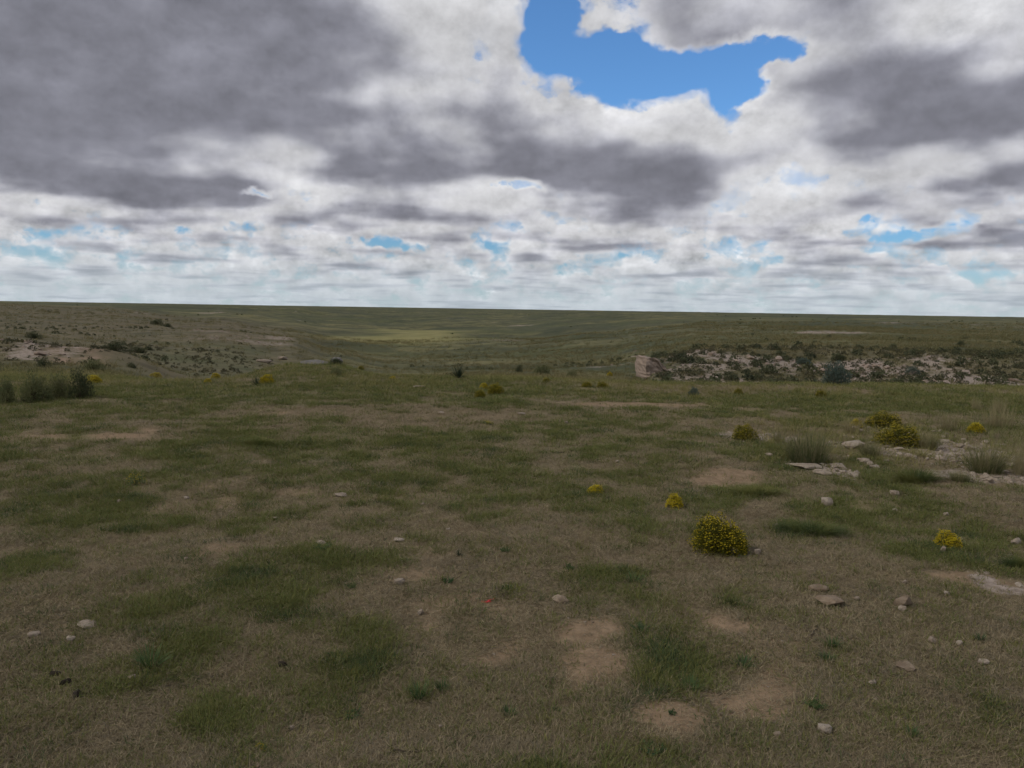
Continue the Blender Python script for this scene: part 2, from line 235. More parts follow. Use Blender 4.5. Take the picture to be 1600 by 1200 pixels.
SHRUBS = [(-7.576, 11.762, 0.525, 0.384, 0, 'bushy grey-green shrub, middle of three shrubs at the meadow side'), (-7.113, 12.213, 0.378, 0.42, 1, 'darkest of three shrubs at the meadow side, next to yellow flowers'), (-7.854, 11.48, 0.335, 0.335, 0, 'yellowish green shrub at the outer end of the three meadow shrubs'), (-7.462, 12.179, 0.377, 0.356, 0, 'pale tufty shrub squeezed between two darker meadow shrubs'), (-15.814, 27.976, 1.058, 0.385, 0, 'low grey-green shrub in front of the red cut bank'), (-18.446, 29.208, 0.652, 0.301, 1, 'small dark shrub at the foot of the rocky left bank'), (-3.969, 16.719, 0.345, 0.172, 0, 'grey-green shrub below the knoll boulders'), (2.117, 52.482, 1.443, 0.631, 0, 'widest grey-green shrub on the rim at the valley mouth'), (0.49, 53.011, 0.592, 0.547, 1, 'narrow dark shrub on the rim at the valley mouth'), (4.094, 51.112, 0.878, 0.483, 0, 'round grey-green shrub on the rim left of the pinkish ledge'), (7.734, 17.748, 0.671, 0.457, 2, 'big blue-grey shrub standing against the rocky far bank'), (3.58, 14.57, 0.225, 0.15, 2, 'small blue-grey plant on the rim before the whitest bank rocks'), (-4.757, 20.045, 0.413, 0.172, 1, 'dark shrub beside the grey boulder on the rocky knoll'), (-108.969, 228.472, 4.318, 1.374, 1, 'larger dark shrub high on the brown left hill'), (-101.316, 219.077, 2.635, 0.941, 1, 'smaller dark shrub high on the brown left hill'), (-22.589, 42.298, 1.454, 0.472, 1, 'broad dark thicket at the head of the green gully'), (-38.287, 75.969, 1.958, 0.587, 1, 'second dark thicket at the head of the green gully'), (-39.773, 81.296, 0.978, 0.419, 1, 'small dark shrub behind the gully thickets'), (-54.479, 84.668, 1.891, 0.655, 1, 'dark shrub on the hill above the rocky left bank'), (-18.586, 36.209, 0.56, 0.218, 1, 'dark shrub at the near lip of the green gully'), (22.498, 51.355, 1.059, 0.441, 1, 'dark shrub among the pale rocks of the far bank'), (24.449, 45.425, 0.859, 0.39, 2, 'grey shrub among the pale rocks of the far bank'), (18.979, 48.52, 1.084, 0.375, 2, 'blue-grey shrub low on the far bank'), (44.074, 73.47, 0.884, 0.505, 1, 'solitary dark shrub on the plateau above the far bank'), (30.395, 59.58, 0.921, 0.409, 1, 'brownish shrub at the top edge of the far bank'), (43.826, 103.498, 0.8, 0.445, 1, 'tiny dark shrub beside pale rocks on the plateau')]
YUCCA = [(-1.259, 17.344, 0.536, 0.447, 'spiky dark yucca on the rim above the valley floor'), (-5.007, 14.526, 0.25, 0.237, 'spiky dark yucca beside a yellow flower bush'), (-0.325, 4.662, 0.088, 0.064, 'small dark green spiky rosette on bare brown soil')]
FORBS = [(0.376, 4.494, 0.085, 0.046, 0, 'grey-green forb with an orange dot beside bare soil'), (-0.025, 4.749, 0.073, 0.049, 0, 'little green forb right of the dark spiky rosette'), (-0.018, 4.151, 0.064, 0.039, 0, 'green forb behind the red scrap'), (-0.356, 4.217, 0.08, 0.051, 0, 'green forb between the pale rounded stone and red scrap'), (-0.9, 4.105, 0.071, 0.042, 0, 'green forb left of the pale rounded stone'), (-0.28, 3.033, 0.068, 0.063, 1, 'bright green grassy forb, smaller of a pair on brown thatch'), (-0.368, 2.969, 0.102, 0.087, 1, 'bright green grassy forb, larger of a pair on brown thatch'), (0.008, 2.833, 0.063, 0.049, 1, 'grassy green tuft left of the long bare soil strip'), (1.262, 2.897, 0.085, 0.055, 0, 'dark blue-green forb in the brown thatch'), (1.082, 3.287, 0.102, 0.051, 1, 'green tuft beyond the bare reddish patch'), (0.785, 3.035, 0.104, 0.063, 1, 'broad green tuft between two bare soil patches'), (1.569, 3.464, 0.089, 0.06, 1, 'upper green tuft below the broad flat brown stone'), (1.489, 3.344, 0.075, 0.052, 1, 'lower green tuft below the broad flat brown stone'), (0.746, 4.318, 0.126, 0.059, 1, 'green tuft beyond the layered brown slab'), (-0.614, 2.808, 0.082, 0.039, 0, 'low green forb left of the bright grassy pair'), (-1.588, 3.168, 0.152, 0.093, 1, 'broad bright green clump in the grassy foreground'), (1.547, 2.696, 0.06, 0.051, 1, 'green tuft right of the pale pinkish stone'), (0.669, 3.637, 0.094, 0.044, 1, 'green tuft right of the layered brown slab'), (0.659, 2.827, 0.044, 0.029, 0, 'small forb standing on the long bare soil strip'), (0.537, 2.582, 0.098, 0.035, 0, 'dark green mat at the border of a bare soil strip'), (-1.214, 4.724, 0.138, 0.057, 0, 'green mat beside a white stone in thatch'), (2.333, 3.547, 0.067, 0.049, 1, 'green tuft beside the tan stone of a pair'), (0.202, 2.867, 0.034, 0.025, 0, 'tiny forb left of the long bare soil strip'), (-0.415, 3.02, 0.036, 0.031, 1, 'tiny green tuft touching the larger bright grassy forb')]
CLUMPS = [(3.185, 7.874, 0.541, 0.379, 0, 'big dark green grass clump left of the pale rock ledges'), (4.821, 7.443, 0.409, 0.32, 0, 'grey-green grass clump standing in white rubble'), (5.135, 7.387, 0.254, 0.482, 1, 'tall blond grass clump beside the white rubble'), (4.953, 8.734, 0.3, 0.255, 0, 'green grass clump right of the wide olive bush'), (4.642, 10.064, 0.346, 0.242, 1, 'blond grass clump behind the yellow bushes'), (3.31, 9.141, 0.267, 0.204, 1, 'blond grass clump right of the compact dome bush'), (6.152, 10.406, 0.447, 0.304, 1, 'blond grass clump before the yellow-topped bush'), (7.058, 10.689, 0.551, 0.367, 1, 'widest blond grass stand behind the white rubble'), (4.041, 8.258, 0.312, 0.184, 0, 'green grass clump below the wide olive bush'), (4.322, 7.041, 0.206, 0.121, 0, 'short green clump in the middle of the white rubble'), (3.898, 7.052, 0.424, 0.158, 2, 'lush green grass mat beside white rubble'), (-2.894, 8.339, 0.315, 0.115, 2, 'dark green grass cushion on open short grass'), (2.22, 5.38, 0.416, 0.111, 2, 'dark green grass cushion near the large yellow bush'), (3.284, 4.675, 0.177, 0.096, 2, 'green grass cushion beside a strip of pale gravel'), (-1.232, 4.879, 0.042, 0.025, 2, 'little green tuft behind a white stone'), (2.174, 6.487, 0.334, 0.089, 2, 'green grass mat below the pink bare patch'), (8.257, 12.537, 0.323, 0.323, 1, 'hindmost wispy blond clump behind the white rubble'), (8.114, 12.92, 0.266, 0.289, 1, 'wispy blond clump behind the yellow-topped bush')]
STONES = [(0.291, 3.975, 0.096, 0.041, 1, 1, 'flat layered brown stone slab on foreground thatch'), (1.787, 3.95, 0.156, 0.068, 1, 1, 'broad flat brown stone lying on foreground soil'), (1.813, 4.186, 0.129, 0.032, 1, 1, 'thin brown slab just behind the broad flat stone'), (2.176, 3.937, 0.101, 0.054, 0, 1, 'knobbly brown stone with a pale one in front'), (2.135, 3.883, 0.047, 0.03, 0, 0, 'pale pebble touching the knobbly brown stone'), (-1.444, 6.162, 0.116, 0.037, 1, 0, 'flat white stone in short grass beyond the bare patch'), (-1.257, 4.827, 0.083, 0.029, 1, 0, 'flat white stone with a green tuft'), (-0.758, 4.935, 0.085, 0.025, 1, 0, 'thin white stone on brown thatch'), (-0.636, 4.162, 0.068, 0.032, 0, 0, 'pale rounded stone on bare reddish soil'), (-0.463, 3.783, 0.039, 0.026, 0, 0, 'little pale stone beside a reddish bare patch'), (-2.273, 3.415, 0.059, 0.026, 0, 0, 'white stone in a grassy washed-out hollow'), (-2.079, 3.388, 0.041, 0.02, 0, 0, 'pale stone at the end of a washed-out hollow'), (-2.08, 3.522, 0.103, 0.021, 1, 0, 'flat grey stone lying in a washed-out hollow'), (1.496, 4.822, 0.091, 0.054, 0, 1, 'grey-brown stone under the large yellow bush'), (1.657, 4.833, 0.054, 0.037, 0, 0, 'round yellowish stone beside the large yellow bush'), (2.963, 4.943, 0.047, 0.038, 0, 0, 'round white stone below the yellow flower clump'), (1.026, 2.672, 0.028, 0.021, 0, 0, 'small round white stone alone on foreground thatch'), (1.223, 2.703, 0.056, 0.026, 0, 0, 'pale pinkish stone in foreground thatch'), (2.069, 3.479, 0.039, 0.03, 0, 0, 'white stone, left of a pair on brown thatch'), (2.188, 3.459, 0.033, 0.027, 0, 0, 'tan stone, right of a pair on brown thatch'), (2.186, 3.265, 0.056, 0.022, 1, 0, 'elongated white stone on brown thatch'), (1.811, 3.214, 0.094, 0.022, 1, 1, 'flat tan stone half sunk in thatch'), (1.591, 3.092, 0.035, 0.021, 0, 0, 'buff pebble in grey thatch'), (0.152, 11.152, 0.134, 0.048, 1, 0, 'squared white stone on the beaten track'), (-1.056, 11.148, 0.096, 0.038, 1, 0, 'flat white stone left of the squared stone on the track'), (-1.869, 14.727, 0.304, 0.063, 1, 0, 'flat tan slab in the grass of the rim'), (0.77, 10.321, 0.053, 0.035, 0, 0, 'white stone right of the squared stone on the track'), (-0.711, 5.912, 0.041, 0.02, 0, 0, 'white stone between two flat white stones'), (-0.442, 5.208, 0.031, 0.013, 0, 0, 'white stone beyond the thin white stone'), (-2.692, 6.048, 0.042, 0.021, 0, 0, 'white stone right of the straggly yellow plant'), (-3.176, 5.909, 0.041, 0.02, 0, 0, 'white stone below the straggly yellow plant'), (-2.008, 4.487, 0.031, 0.015, 0, 0, 'white stone in thatch left of the tufted flat stone'), (-1.781, 5.522, 0.043, 0.014, 0, 0, 'thin white stone left of the flat white stone'), (1.109, 7.613, 0.046, 0.026, 0, 0, 'white stone beyond the low sparse yellow clump'), (1.964, 4.054, 0.031, 0.021, 0, 0, 'white pebble beside the broad flat brown stone'), (2.514, 4.132, 0.036, 0.021, 0, 0, 'white pebble right of the knobbly brown stone'), (2.857, 4.413, 0.038, 0.023, 0, 0, 'white pebble below the strip of pale gravel'), (-0.256, 2.731, 0.016, 0.012, 0, 0, 'white pebble below the bright grassy pair'), (-0.822, 2.696, 0.023, 0.019, 0, 0, 'pinkish upright stone in foreground thatch'), (2.365, 4.303, 0.033, 0.018, 0, 0, 'white pebble behind the knobbly brown stone'), (3.602, 5.146, 0.071, 0.049, 0, 0, 'white stone in the green grass beside the gravel strip'), (3.426, 6.49, 0.089, 0.045, 0, 0, 'white stone in lush grass below the rubble patch'), (3.167, 5.982, 0.046, 0.026, 0, 0, 'white pebble in lush grass right of the small wash'), (3.501, 5.834, 0.045, 0.03, 0, 0, 'white pebble in lush grass behind the yellow clump'), (2.029, 5.537, 0.029, 0.019, 0, 0, 'white pebble left of the dark green cushion'), (-1.609, 3.042, 0.037, 0.016, 0, 0, 'white stone near the broad bright green clump'), (-1.54, 2.647, 0.014, 0.009, 0, 0, 'white pebble in thatch below the dark dung lumps'), (2.667, 6.104, 0.105, 0.073, 0, 0, 'pinkish white stone at the head of a small wash'), (-5.4, 20.059, 0.896, 0.138, 1, 1, 'long grey boulder on the rocky knoll'), (-24.325, 102.146, 1.755, 0.79, 0, 1, 'rounded grey boulder beside a dark shrub on the knoll'), (-26.323, 78.26, 1.748, 0.471, 1, 0, 'pale rock on the crest of the knoll'), (-27.178, 87.545, 1.203, 0.376, 0, 0, 'pale small rock on the crest of the knoll'), (3.06, 7.554, 0.324, 0.078, 1, 0, 'long flat pale rock ledge in the grass'), (3.411, 7.634, 0.157, 0.059, 1, 0, 'pale flat rock beside the long ledge'), (3.133, 7.286, 0.188, 0.056, 1, 0, 'pinkish flat rock in front of the long ledge'), (4.097, 8.692, 0.284, 0.09, 0, 0, 'pale broad rock at the root of tall grass')]
LEDGE = (8.23, 43.06)
SCRAP = (-0.115, 3.963)
CLODS = [(-1.95, 3.07), (-1.86, 2.99), (-1.76, 2.9), (-1.01, 3.2)]
TWIGS = [(-0.33, 2.55), (1.54, 3.63), (-2.79, 4.54), (0.51, 8.11)]
def blobs(x, y, lst, warp=0.35):
    s = np.zeros_like(np.asarray(x, float))
    wx = x + warp * 0.5 * fbm(x, y, 0.9, 81, 3); wy = y + warp * fbm(x, y, 0.9, 83, 3)
    for (cx, cy, rx, ry, a) in lst:
        q = np.hypot((wx - cx) / rx, (wy - cy) / ry)
        s = np.maximum(s, a * (1 - sstep(q, 0.55, 1.35)))
    return s
def cover(x, y):
    """bare soil, green cover, pale rock and reddish soil, each 0..1, as the place has them"""
    t, Y, r, th = bearing(x, y)
    lush = blobs(x, y, LUSH); bare = blobs(x, y, BARE); rock = blobs(x, y, ROCKY, 0.6)
    n1 = fbm(x, y, 2.2, 91, 5, 0.6); n2 = fbm(x, y, 0.7, 93, 4, 0.6)
    side = 0.14 * sstep(-t, -0.15, 0.5) + 0.42 * sstep(Y, 4.5, 12)
    lush = np.clip(lush * (0.75 + 0.5 * n2) + 0.6 * sstep(n1 + side - 0.6 * bare, 0.02, 0.55), 0, 1)
    n3 = fbm(x, y, 0.42, 97, 4, 0.68)
    lush = np.where(r < 14, lush * (0.50 + 0.75 * sstep(n3, -.28, .28)) + .28 * sstep(n3, .12, .45), lush)
    bare = np.clip(bare * (0.8 + 0.7 * n2) + 0.45 * sstep(fbm(x, y, 1.3, 95, 5, 0.6) - 0.5 * lush, 0.18, 0.5), 0, 1)
    edge = sstep(Y, 15, 19); lush = np.where(r < 26, np.maximum(lush, 0.55 * edge), lush); bare = bare * (1 - 0.8 * edge)
    lush = lush * (1 - .85 * sstep(r, 22, 30))
    # the far bank on the right and its ledge, the cut bank and spurs on the left
    nb = fbm(x, y, 7, 101, 5, 0.62)
    bank = sstep(t, 0.16, 0.20) * sstep(Y, 30, 37) * (1 - sstep(Y, 50, 60)) * (1 - 0.35 * sstep(t, 0.45, 0.6))
    rock = np.maximum(rock, np.clip(bank * (0.55 + 1.2 * nb), 0, 1))
    shelf = sstep(t, 0.05, 0.12) * (1 - sstep(t, 0.17, 0.21)) * sstep(Y, 55, 75) * (1 - sstep(Y, 110, 140))
    rock = np.maximum(rock, np.clip(shelf * (0.2 + 1.1 * nb), 0, 0.7))
    ridge = sstep(t, 0.36, 0.40) * (1 - sstep(t, 0.47, 0.50)) * sstep(Y, 145, 152) * (1 - sstep(Y, 160, 172))
    rock = np.maximum(rock, np.clip(ridge * (0.6 + nb), 0, 1))
    lb = (1 - sstep(t, -0.60, -0.53)) * sstep(Y, 31, 36) * (1 - sstep(Y, 42, 47))
    rock = np.maximum(rock, np.clip(lb * (0.55 + 1.2 * nb) * (1 - sstep(t, -0.66, -0.62) * 0.4), 0, 1))
    spur = sstep(t, -0.48, -0.42) * (1 - sstep(t, -0.31, -0.27)) * sstep(Y, 102, 118) * (1 - sstep(Y, 145, 175))
    rock = np.maximum(rock, np.clip(spur * (0.38 + 0.9 * fbm(x, y, 16, 103, 5, 0.6)), 0, 0.7))
    knoll = sstep(t, -0.37, -0.34) * (1 - sstep(t, -0.28, -0.25)) * sstep(Y, 19.0, 20.2) * (1 - sstep(Y, 22, 24))
    rock = np.maximum(rock, np.clip(knoll * (0.35 + 1.0 * fbm(x, y, 1.6, 105, 4, 0.6)), 0, 0.9))
    far = sstep(r, 150, 400) * (1 - sstep(r, 1500, 4000))
    rock = np.maximum(rock, far * np.clip(2.2 * (fbm(x, y, 60, 107, 5, 0.6) - 0.34), 0, 0.6))
    red = sstep(t, -0.635, -0.60) * (1 - sstep(t, -0.56, -0.53)) * sstep(Y, 34, 37) * (1 - sstep(Y, 40.5, 43))
    red = np.clip(red * (0.55 + 1.6 * fbm(x, y, 3.5, 109, 4, .6)), 0, .9)
    gully = sstep(t, -0.54, -0.46) * (1 - sstep(t, -0.36, -0.30)) * sstep(Y, 45, 60) * (1 - sstep(Y, 96, 112))
    lush = np.maximum(lush, gully * np.clip(.62 + .8 * fbm(x, y, 14, 113, 4, .6), 0, .8))
    return bare, lush, rock, red
def patch_yellow(x, y):
    """lighter yellow patch on the valley floor, with a ragged edge"""
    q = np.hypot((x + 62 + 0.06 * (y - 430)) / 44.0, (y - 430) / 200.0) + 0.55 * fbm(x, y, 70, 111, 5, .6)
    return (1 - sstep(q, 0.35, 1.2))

thf = np.linspace(-0.84, 0.84, 640); thb = np.linspace(0.84, 2 * math.pi - 0.84, 92)[1:-1]
TH = np.concatenate([thf, thb]); RR = np.concatenate([[0.15], np.exp(np.linspace(math.log(0.5), math.log(45000), 430))])
gx = np.outer(RR, np.sin(TH)); gy = np.outer(RR, np.cos(TH)); gz = height(gx, gy)
nr, nt = gx.shape
vid = np.arange(nr * nt).reshape(nr, nt); nxt = np.roll(vid, -1, axis=1)
quads = np.stack([vid[:-1], vid[1:], nxt[1:], nxt[:-1]], -1).reshape(-1, 4)
def mesh_np(name, co, faces_flat, loop_starts, mats=(), smooth=False):
    me = bpy.data.meshes.new(name)
    me.vertices.add(len(co)); me.vertices.foreach_set('co', np.ascontiguousarray(co, np.float32).ravel())
    me.loops.add(len(faces_flat)); me.loops.foreach_set('vertex_index', np.ascontiguousarray(faces_flat, np.int32))
    me.polygons.add(len(loop_starts)); me.polygons.foreach_set('loop_start', np.ascontiguousarray(loop_starts, np.int32))
    if smooth: me.polygons.foreach_set('use_smooth', np.ones(len(loop_starts), bool))
    me.update(calc_edges=True); me.validate()
    for m in mats: me.materials.append(m)
    return me
def add_attr(me, name, vals):
    a = me.attributes.new(name, 'FLOAT', 'POINT'); a.data.foreach_set('value', np.ascontiguousarray(vals, np.float32).ravel())
def link(o, parent=None):
    scene.collection.objects.link(o)
    if parent is not None: o.parent = parent
    return o
def new_mat(name, rough=0.9, spec=0.2):
    m = bpy.data.materials.new(name); m.use_nodes = True
    N = NT(m.node_tree); b = m.node_tree.nodes['Principled BSDF']
    b.inputs['Roughness'].default_value = rough; b.inputs['Specular IOR Level'].default_value = spec
    return m, N, b

def ground_material():
    m, N, b = new_mat('ground', 0.95, 0.1)
    g = N.n('ShaderNodeNewGeometry').outputs['Position']
    at = lambda nm: N.n('ShaderNodeAttribute', attribute_name=nm).outputs['Fac']
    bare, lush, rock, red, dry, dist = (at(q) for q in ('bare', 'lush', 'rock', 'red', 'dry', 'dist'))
    nf = N.noise(g, 55, 6, 0.7); nm_ = N.noise(g, 9, 6, 0.65); nl = N.noise(g, 1.3, 5, 0.6)
    hill = at('hill'); nx = N.noise(g, 0.0028, 6, 0.62)
    nh = N.noise(g, 0.05, 6, 0.62); nk = N.noise(g, 0.009, 6, 0.6)
    # thatch and litter over soil
    thatch = N.mix(N.rng(nf, .3, .7), (.085, .064, .038), (.27, .21, .125))
    thatch = N.mix(N.rng(nm_, .35, .65, 0, .6), thatch, (.19, .134, .076))
    soil = N.mix(N.rng(nm_, .3, .7), (.19, .128, .074), (.28, .195, .118))
    soil = N.mix(N.rng(nf, .45, .75, 0, .5), soil, (.15, .105, .07))
    green = N.mix(N.rng(nf, .3, .7), (.080, .088, .034), (.16, .155, .058))
    green = N.mix(N.rng(nl, .35, .7, 0, .6), green, (.17, .148, .066))
    c = N.mix(N.rng(bare, .25, .75), thatch, soil)
    c = N.mix(N.rng(N.m('ADD', lush, N.m('MULTIPLY_ADD', nm_, .7, -.35)), .15, .95, 0, .6), c, green)
    # open range further off: grass of several greens, brown gaps
    rg = N.mix(N.rng(nh, .36, .62), (.070, .070, .034), (.170, .148, .064))
    rg = N.mix(N.rng(nk, .44, .58, 0, .75), rg, (.068, .076, .030))
    rg = N.mix(N.rng(N.noise(g, .016, 6, .65), .50, .62, 0, .7), rg, (.044, .050, .026))
    rg = N.mix(N.rng(nx, .46, .60, 0, .65), rg, (.050, .055, .034))
    rg = N.mix(N.rng(N.noise(g, 0.35, 6, 0.7), .5, .70, 0, .75), rg, (.042, .048, .025))
    rg = N.mix(N.rng(N.noise(g, 0.9, 5, 0.7), .52, .75, 0, .5), rg, (.19, .15, .092))
    rg = N.mix(N.rng(N.noise(g, 0.11, 7, .75), .52, .64, 0, .7), rg, (.034, .040, .022))
    rg = N.mix(N.m('MULTIPLY', hill, N.rng(nh, .3, .6, .45, .9)), rg, N.mix(N.rng(N.noise(g, 0.25, 6, .7), .35, .65), (.085, .066, .040), (.165, .130, .078)))
    c = N.mix(dist, c, rg)
    c = N.mix(N.m('MULTIPLY', N.m('MULTIPLY', lush, dist), .8), c, (.068, .086, .032))
    c = N.mix(N.m('MULTIPLY', dry, .8), c, N.mix(N.rng(nh, .35, .65), (.20, .185, .066), (.27, .235, .095)))  # lighter yellow colour over one patch of the valley floor
    pale = N.mix(N.rng(nm_, .3, .7), (.19, .145, .108), (.37, .30, .245))
    c = N.mix(N.rng(N.m('ADD', rock, N.m('MULTIPLY_ADD', N.noise(g, 2.3, 7, .75), 1.5, -.75)), .34, .62, 0, .9), c, pale)
    c = N.mix(red, c, N.mix(N.rng(nm_, .3, .7), (.30, .18, .12), (.38, .26, .19)))
    N.l.new(c, b.inputs['Base Color'])
    bp = N.n('ShaderNodeBump'); bp.inputs['Strength'].default_value = 0.7; bp.inputs['Distance'].default_value = 0.02
    N.l.new(N.m('ADD', N.m('MULTIPLY', nf, .5), nm_), bp.inputs['Height']); N.l.new(bp.outputs[0], b.inputs['Normal'])
    return m
gme = mesh_np('ground', np.stack([gx, gy, gz], -1).reshape(-1, 3), quads.ravel(), np.arange(0, quads.size, 4), [ground_material()], True)
cv = cover(gx, gy)
for nm, vals in zip(('bare', 'lush', 'rock', 'red'), cv): add_attr(gme, nm, vals)
rr2 = np.hypot(gx, gy)
tg, Yg, _, _ = bearing(gx, gy)
add_attr(gme, 'hill', np.maximum((1 - sstep(tg, -.34, -.20)) * sstep(Yg, 30, 40) * (1 - sstep(Yg, 330, 600)), .7 * sstep(tg, .2, .3) * sstep(Yg, 30, 36) * (1 - sstep(Yg, 58, 66))))
add_attr(gme, 'dist', sstep(rr2, 19, 40)); add_attr(gme, 'dry', patch_yellow(gx, gy))  # last attribute: weight of the lighter yellow valley patch
ground = link(bpy.data.objects.new('ground', gme)); ground['kind'] = 'structure'
ground['label'] = 'dry prairie ground falling away into a shallow valley'; ground['category'] = 'ground'
# ------------------------------------------------------------------ plant and stone materials
def plant_mat(name, cols, rough=0.75, nscale=1.2, by_noise=0.5, transl=0.25):
    """colours picked per plant (Object Info random) and per place (noise)"""
    m, N, b = new_mat(name, rough, 0.15)
    g = N.n('ShaderNodeNewGeometry').outputs['Position']; rnd = N.n('ShaderNodeObjectInfo').outputs['Random']
    f = N.m('ADD', N.m('MULTIPLY', rnd, 1 - by_noise), N.m('MULTIPLY', N.rng(N.noise(g, nscale, 5, .6), .32, .68), by_noise))
    ra = N.n('ShaderNodeValToRGB'); ra.color_ramp.interpolation = 'LINEAR'
    els = ra.color_ramp.elements
    while len(els) < len(cols): els.new(0.5)
    for i, c in enumerate(cols): els[i].position = i / (len(cols) - 1); els[i].color = c + (1,)
    N.l.new(f, ra.inputs[0]); col = ra.outputs[0]
    fine = N.noise(g, nscale * 60, 3, .6)
    col = N.mix(N.rng(fine, .3, .7, 0, .35), col, N.v('SCALE', col, s=0.55))
    N.l.new(col, b.inputs['Base Color'])
    if transl:
        t = N.n('ShaderNodeBsdfTranslucent'); N.l.new(col, t.inputs[0])
        mx = N.n('ShaderNodeMixShader'); mx.inputs[0].default_value = transl
        N.l.new(b.outputs[0], mx.inputs[1]); N.l.new(t.outputs[0], mx.inputs[2])
        o = [q for q in m.node_tree.nodes if q.type == 'OUTPUT_MATERIAL'][0]; N.l.new(mx.outputs[0], o.inputs[0])
    return m
def stone_mat(name, c0, c1, c2):
    m, N, b = new_mat(name, 0.92, 0.15)
    g = N.n('ShaderNodeNewGeometry').outputs['Position']; rnd = N.n('ShaderNodeObjectInfo').outputs['Random']
    c = N.mix(N.rng(N.noise(g, 14, 6, .65), .3, .7), c0, c1)
    c = N.mix(N.rng(N.noise(g, 60, 5, .7), .5, .75, 0, .7), c, c2)
    c = N.mix(N.m('MULTIPLY', rnd, .45), c, N.v('MULTIPLY', c, (.72, .64, .56)))
    N.l.new(c, b.inputs['Base Color'])
    bp = N.n('ShaderNodeBump'); bp.inputs['Strength'].default_value = .6; bp.inputs['Distance'].default_value = .01
    N.l.new(N.noise(g, 45, 6, .7), bp.inputs['Height']); N.l.new(bp.outputs[0], b.inputs['Normal'])
    return m
M = dict(
    thatch=plant_mat('dead_grass', [(0.150, 0.112, 0.062), (0.265, 0.205, 0.118), (0.360, 0.290, 0.172), (0.190, 0.150, 0.090), (0.240, 0.205, 0.145)], nscale=1.5, by_noise=.25),
    green=plant_mat('green_grass', [(0.056, 0.092, 0.040), (0.095, 0.116, 0.036), (0.180, 0.170, 0.048), (0.120, 0.150, 0.042), (0.250, 0.215, 0.080)], nscale=2.2, by_noise=.5),
    meadow=plant_mat('meadow_grass', [(0.105, 0.125, 0.040), (0.190, 0.185, 0.060), (0.290, 0.245, 0.092), (0.150, 0.160, 0.052)], nscale=.35, by_noise=.6),
    rangeg=plant_mat('range_grass', [(0.085, 0.085, 0.036), (0.150, 0.135, 0.056), (0.210, 0.172, 0.080), (0.088, 0.096, 0.038)], nscale=.06, by_noise=.6),
    brush=plant_mat('brush', [(.052, .060, .032), (.085, .092, .046), (.115, .115, .058)], nscale=.2, by_noise=.4),
    scrub=plant_mat('scrub', [(.050, .054, .030), (.090, .086, .046), (.135, .112, .066)], nscale=.5, by_noise=.5),
    blond=plant_mat('blond_grass', [(.221, .189, .098), (.312, .260, .137), (.156, .150, .072)], nscale=3, by_noise=.5),
    clump=plant_mat('clump_grass', [(0.085, 0.105, 0.045), (0.135, 0.145, 0.055), (0.215, 0.190, 0.085)], nscale=6, by_noise=.7),
    stem=plant_mat('stem', [(.05, .036, .022), (.09, .066, .04)], transl=0),
    leaf=plant_mat('bush_leaf', [(0.070, 0.076, 0.012), (0.125, 0.118, 0.014), (0.190, 0.165, 0.016)], nscale=9, by_noise=.8),
    flower=plant_mat('yellow_flower', [(0.300, 0.225, 0.008), (0.420, 0.320, 0.010), (0.520, 0.400, 0.020)], nscale=14, by_noise=.8, transl=.15),
    dull=plant_mat('dull_flower', [(.17, .14, .012), (.26, .205, .012), (.36, .28, .015)], nscale=14, by_noise=.8, transl=.15),
    orange=plant_mat('orange_flower', [(.55, .30, .01), (.62, .36, .02)], nscale=14, transl=.15),
    sage=plant_mat('shrub_leaf', [(0.100, 0.115, 0.050), (0.150, 0.155, 0.066), (0.190, 0.185, 0.082)], nscale=5, by_noise=.8),
    dark=plant_mat('dark_leaf', [(0.045, 0.056, 0.028), (0.075, 0.086, 0.040), (0.105, 0.108, 0.050)], nscale=5, by_noise=.8),
    bluish=plant_mat('blue_leaf', [(.062, .088, .066), (.090, .118, .090), (.115, .135, .098)], nscale=5, by_noise=.8),
    yucca=plant_mat('yucca_leaf', [(.022, .036, .020), (.042, .058, .032), (.07, .08, .045)], nscale=8, by_noise=.7),
    forb=plant_mat('forb_leaf', [(.047, .086, .039), (.078, .127, .044), (.120, .153, .052)], nscale=12, by_noise=.7),
    pale=stone_mat('pale_stone', (.22, .172, .125), (.355, .297, .23), (.17, .125, .09)),
    brown=stone_mat('brown_stone', (.16, .115, .075), (.26, .20, .14), (.10, .075, .05)),
    grey=stone_mat('grey_stone', (.12, .11, .095), (.20, .185, .16), (.08, .072, .06)),
    ledge=stone_mat('ledge_stone', (.215, .16, .118), (.33, .262, .21), (.15, .11, .082)),
)
m, N, b = new_mat('red_scrap', .5, .4); b.inputs['Base Color'].default_value = (.50, .035, .03, 1); M['red'] = m
m, N, b = new_mat('dung', .95, .1)
N.l.new(N.mix(N.noise(N.n('ShaderNodeNewGeometry').outputs['Position'], 40, 5), (.018, .014, .010), (.05, .038, .026)), b.inputs['Base Color']); M['dung'] = m

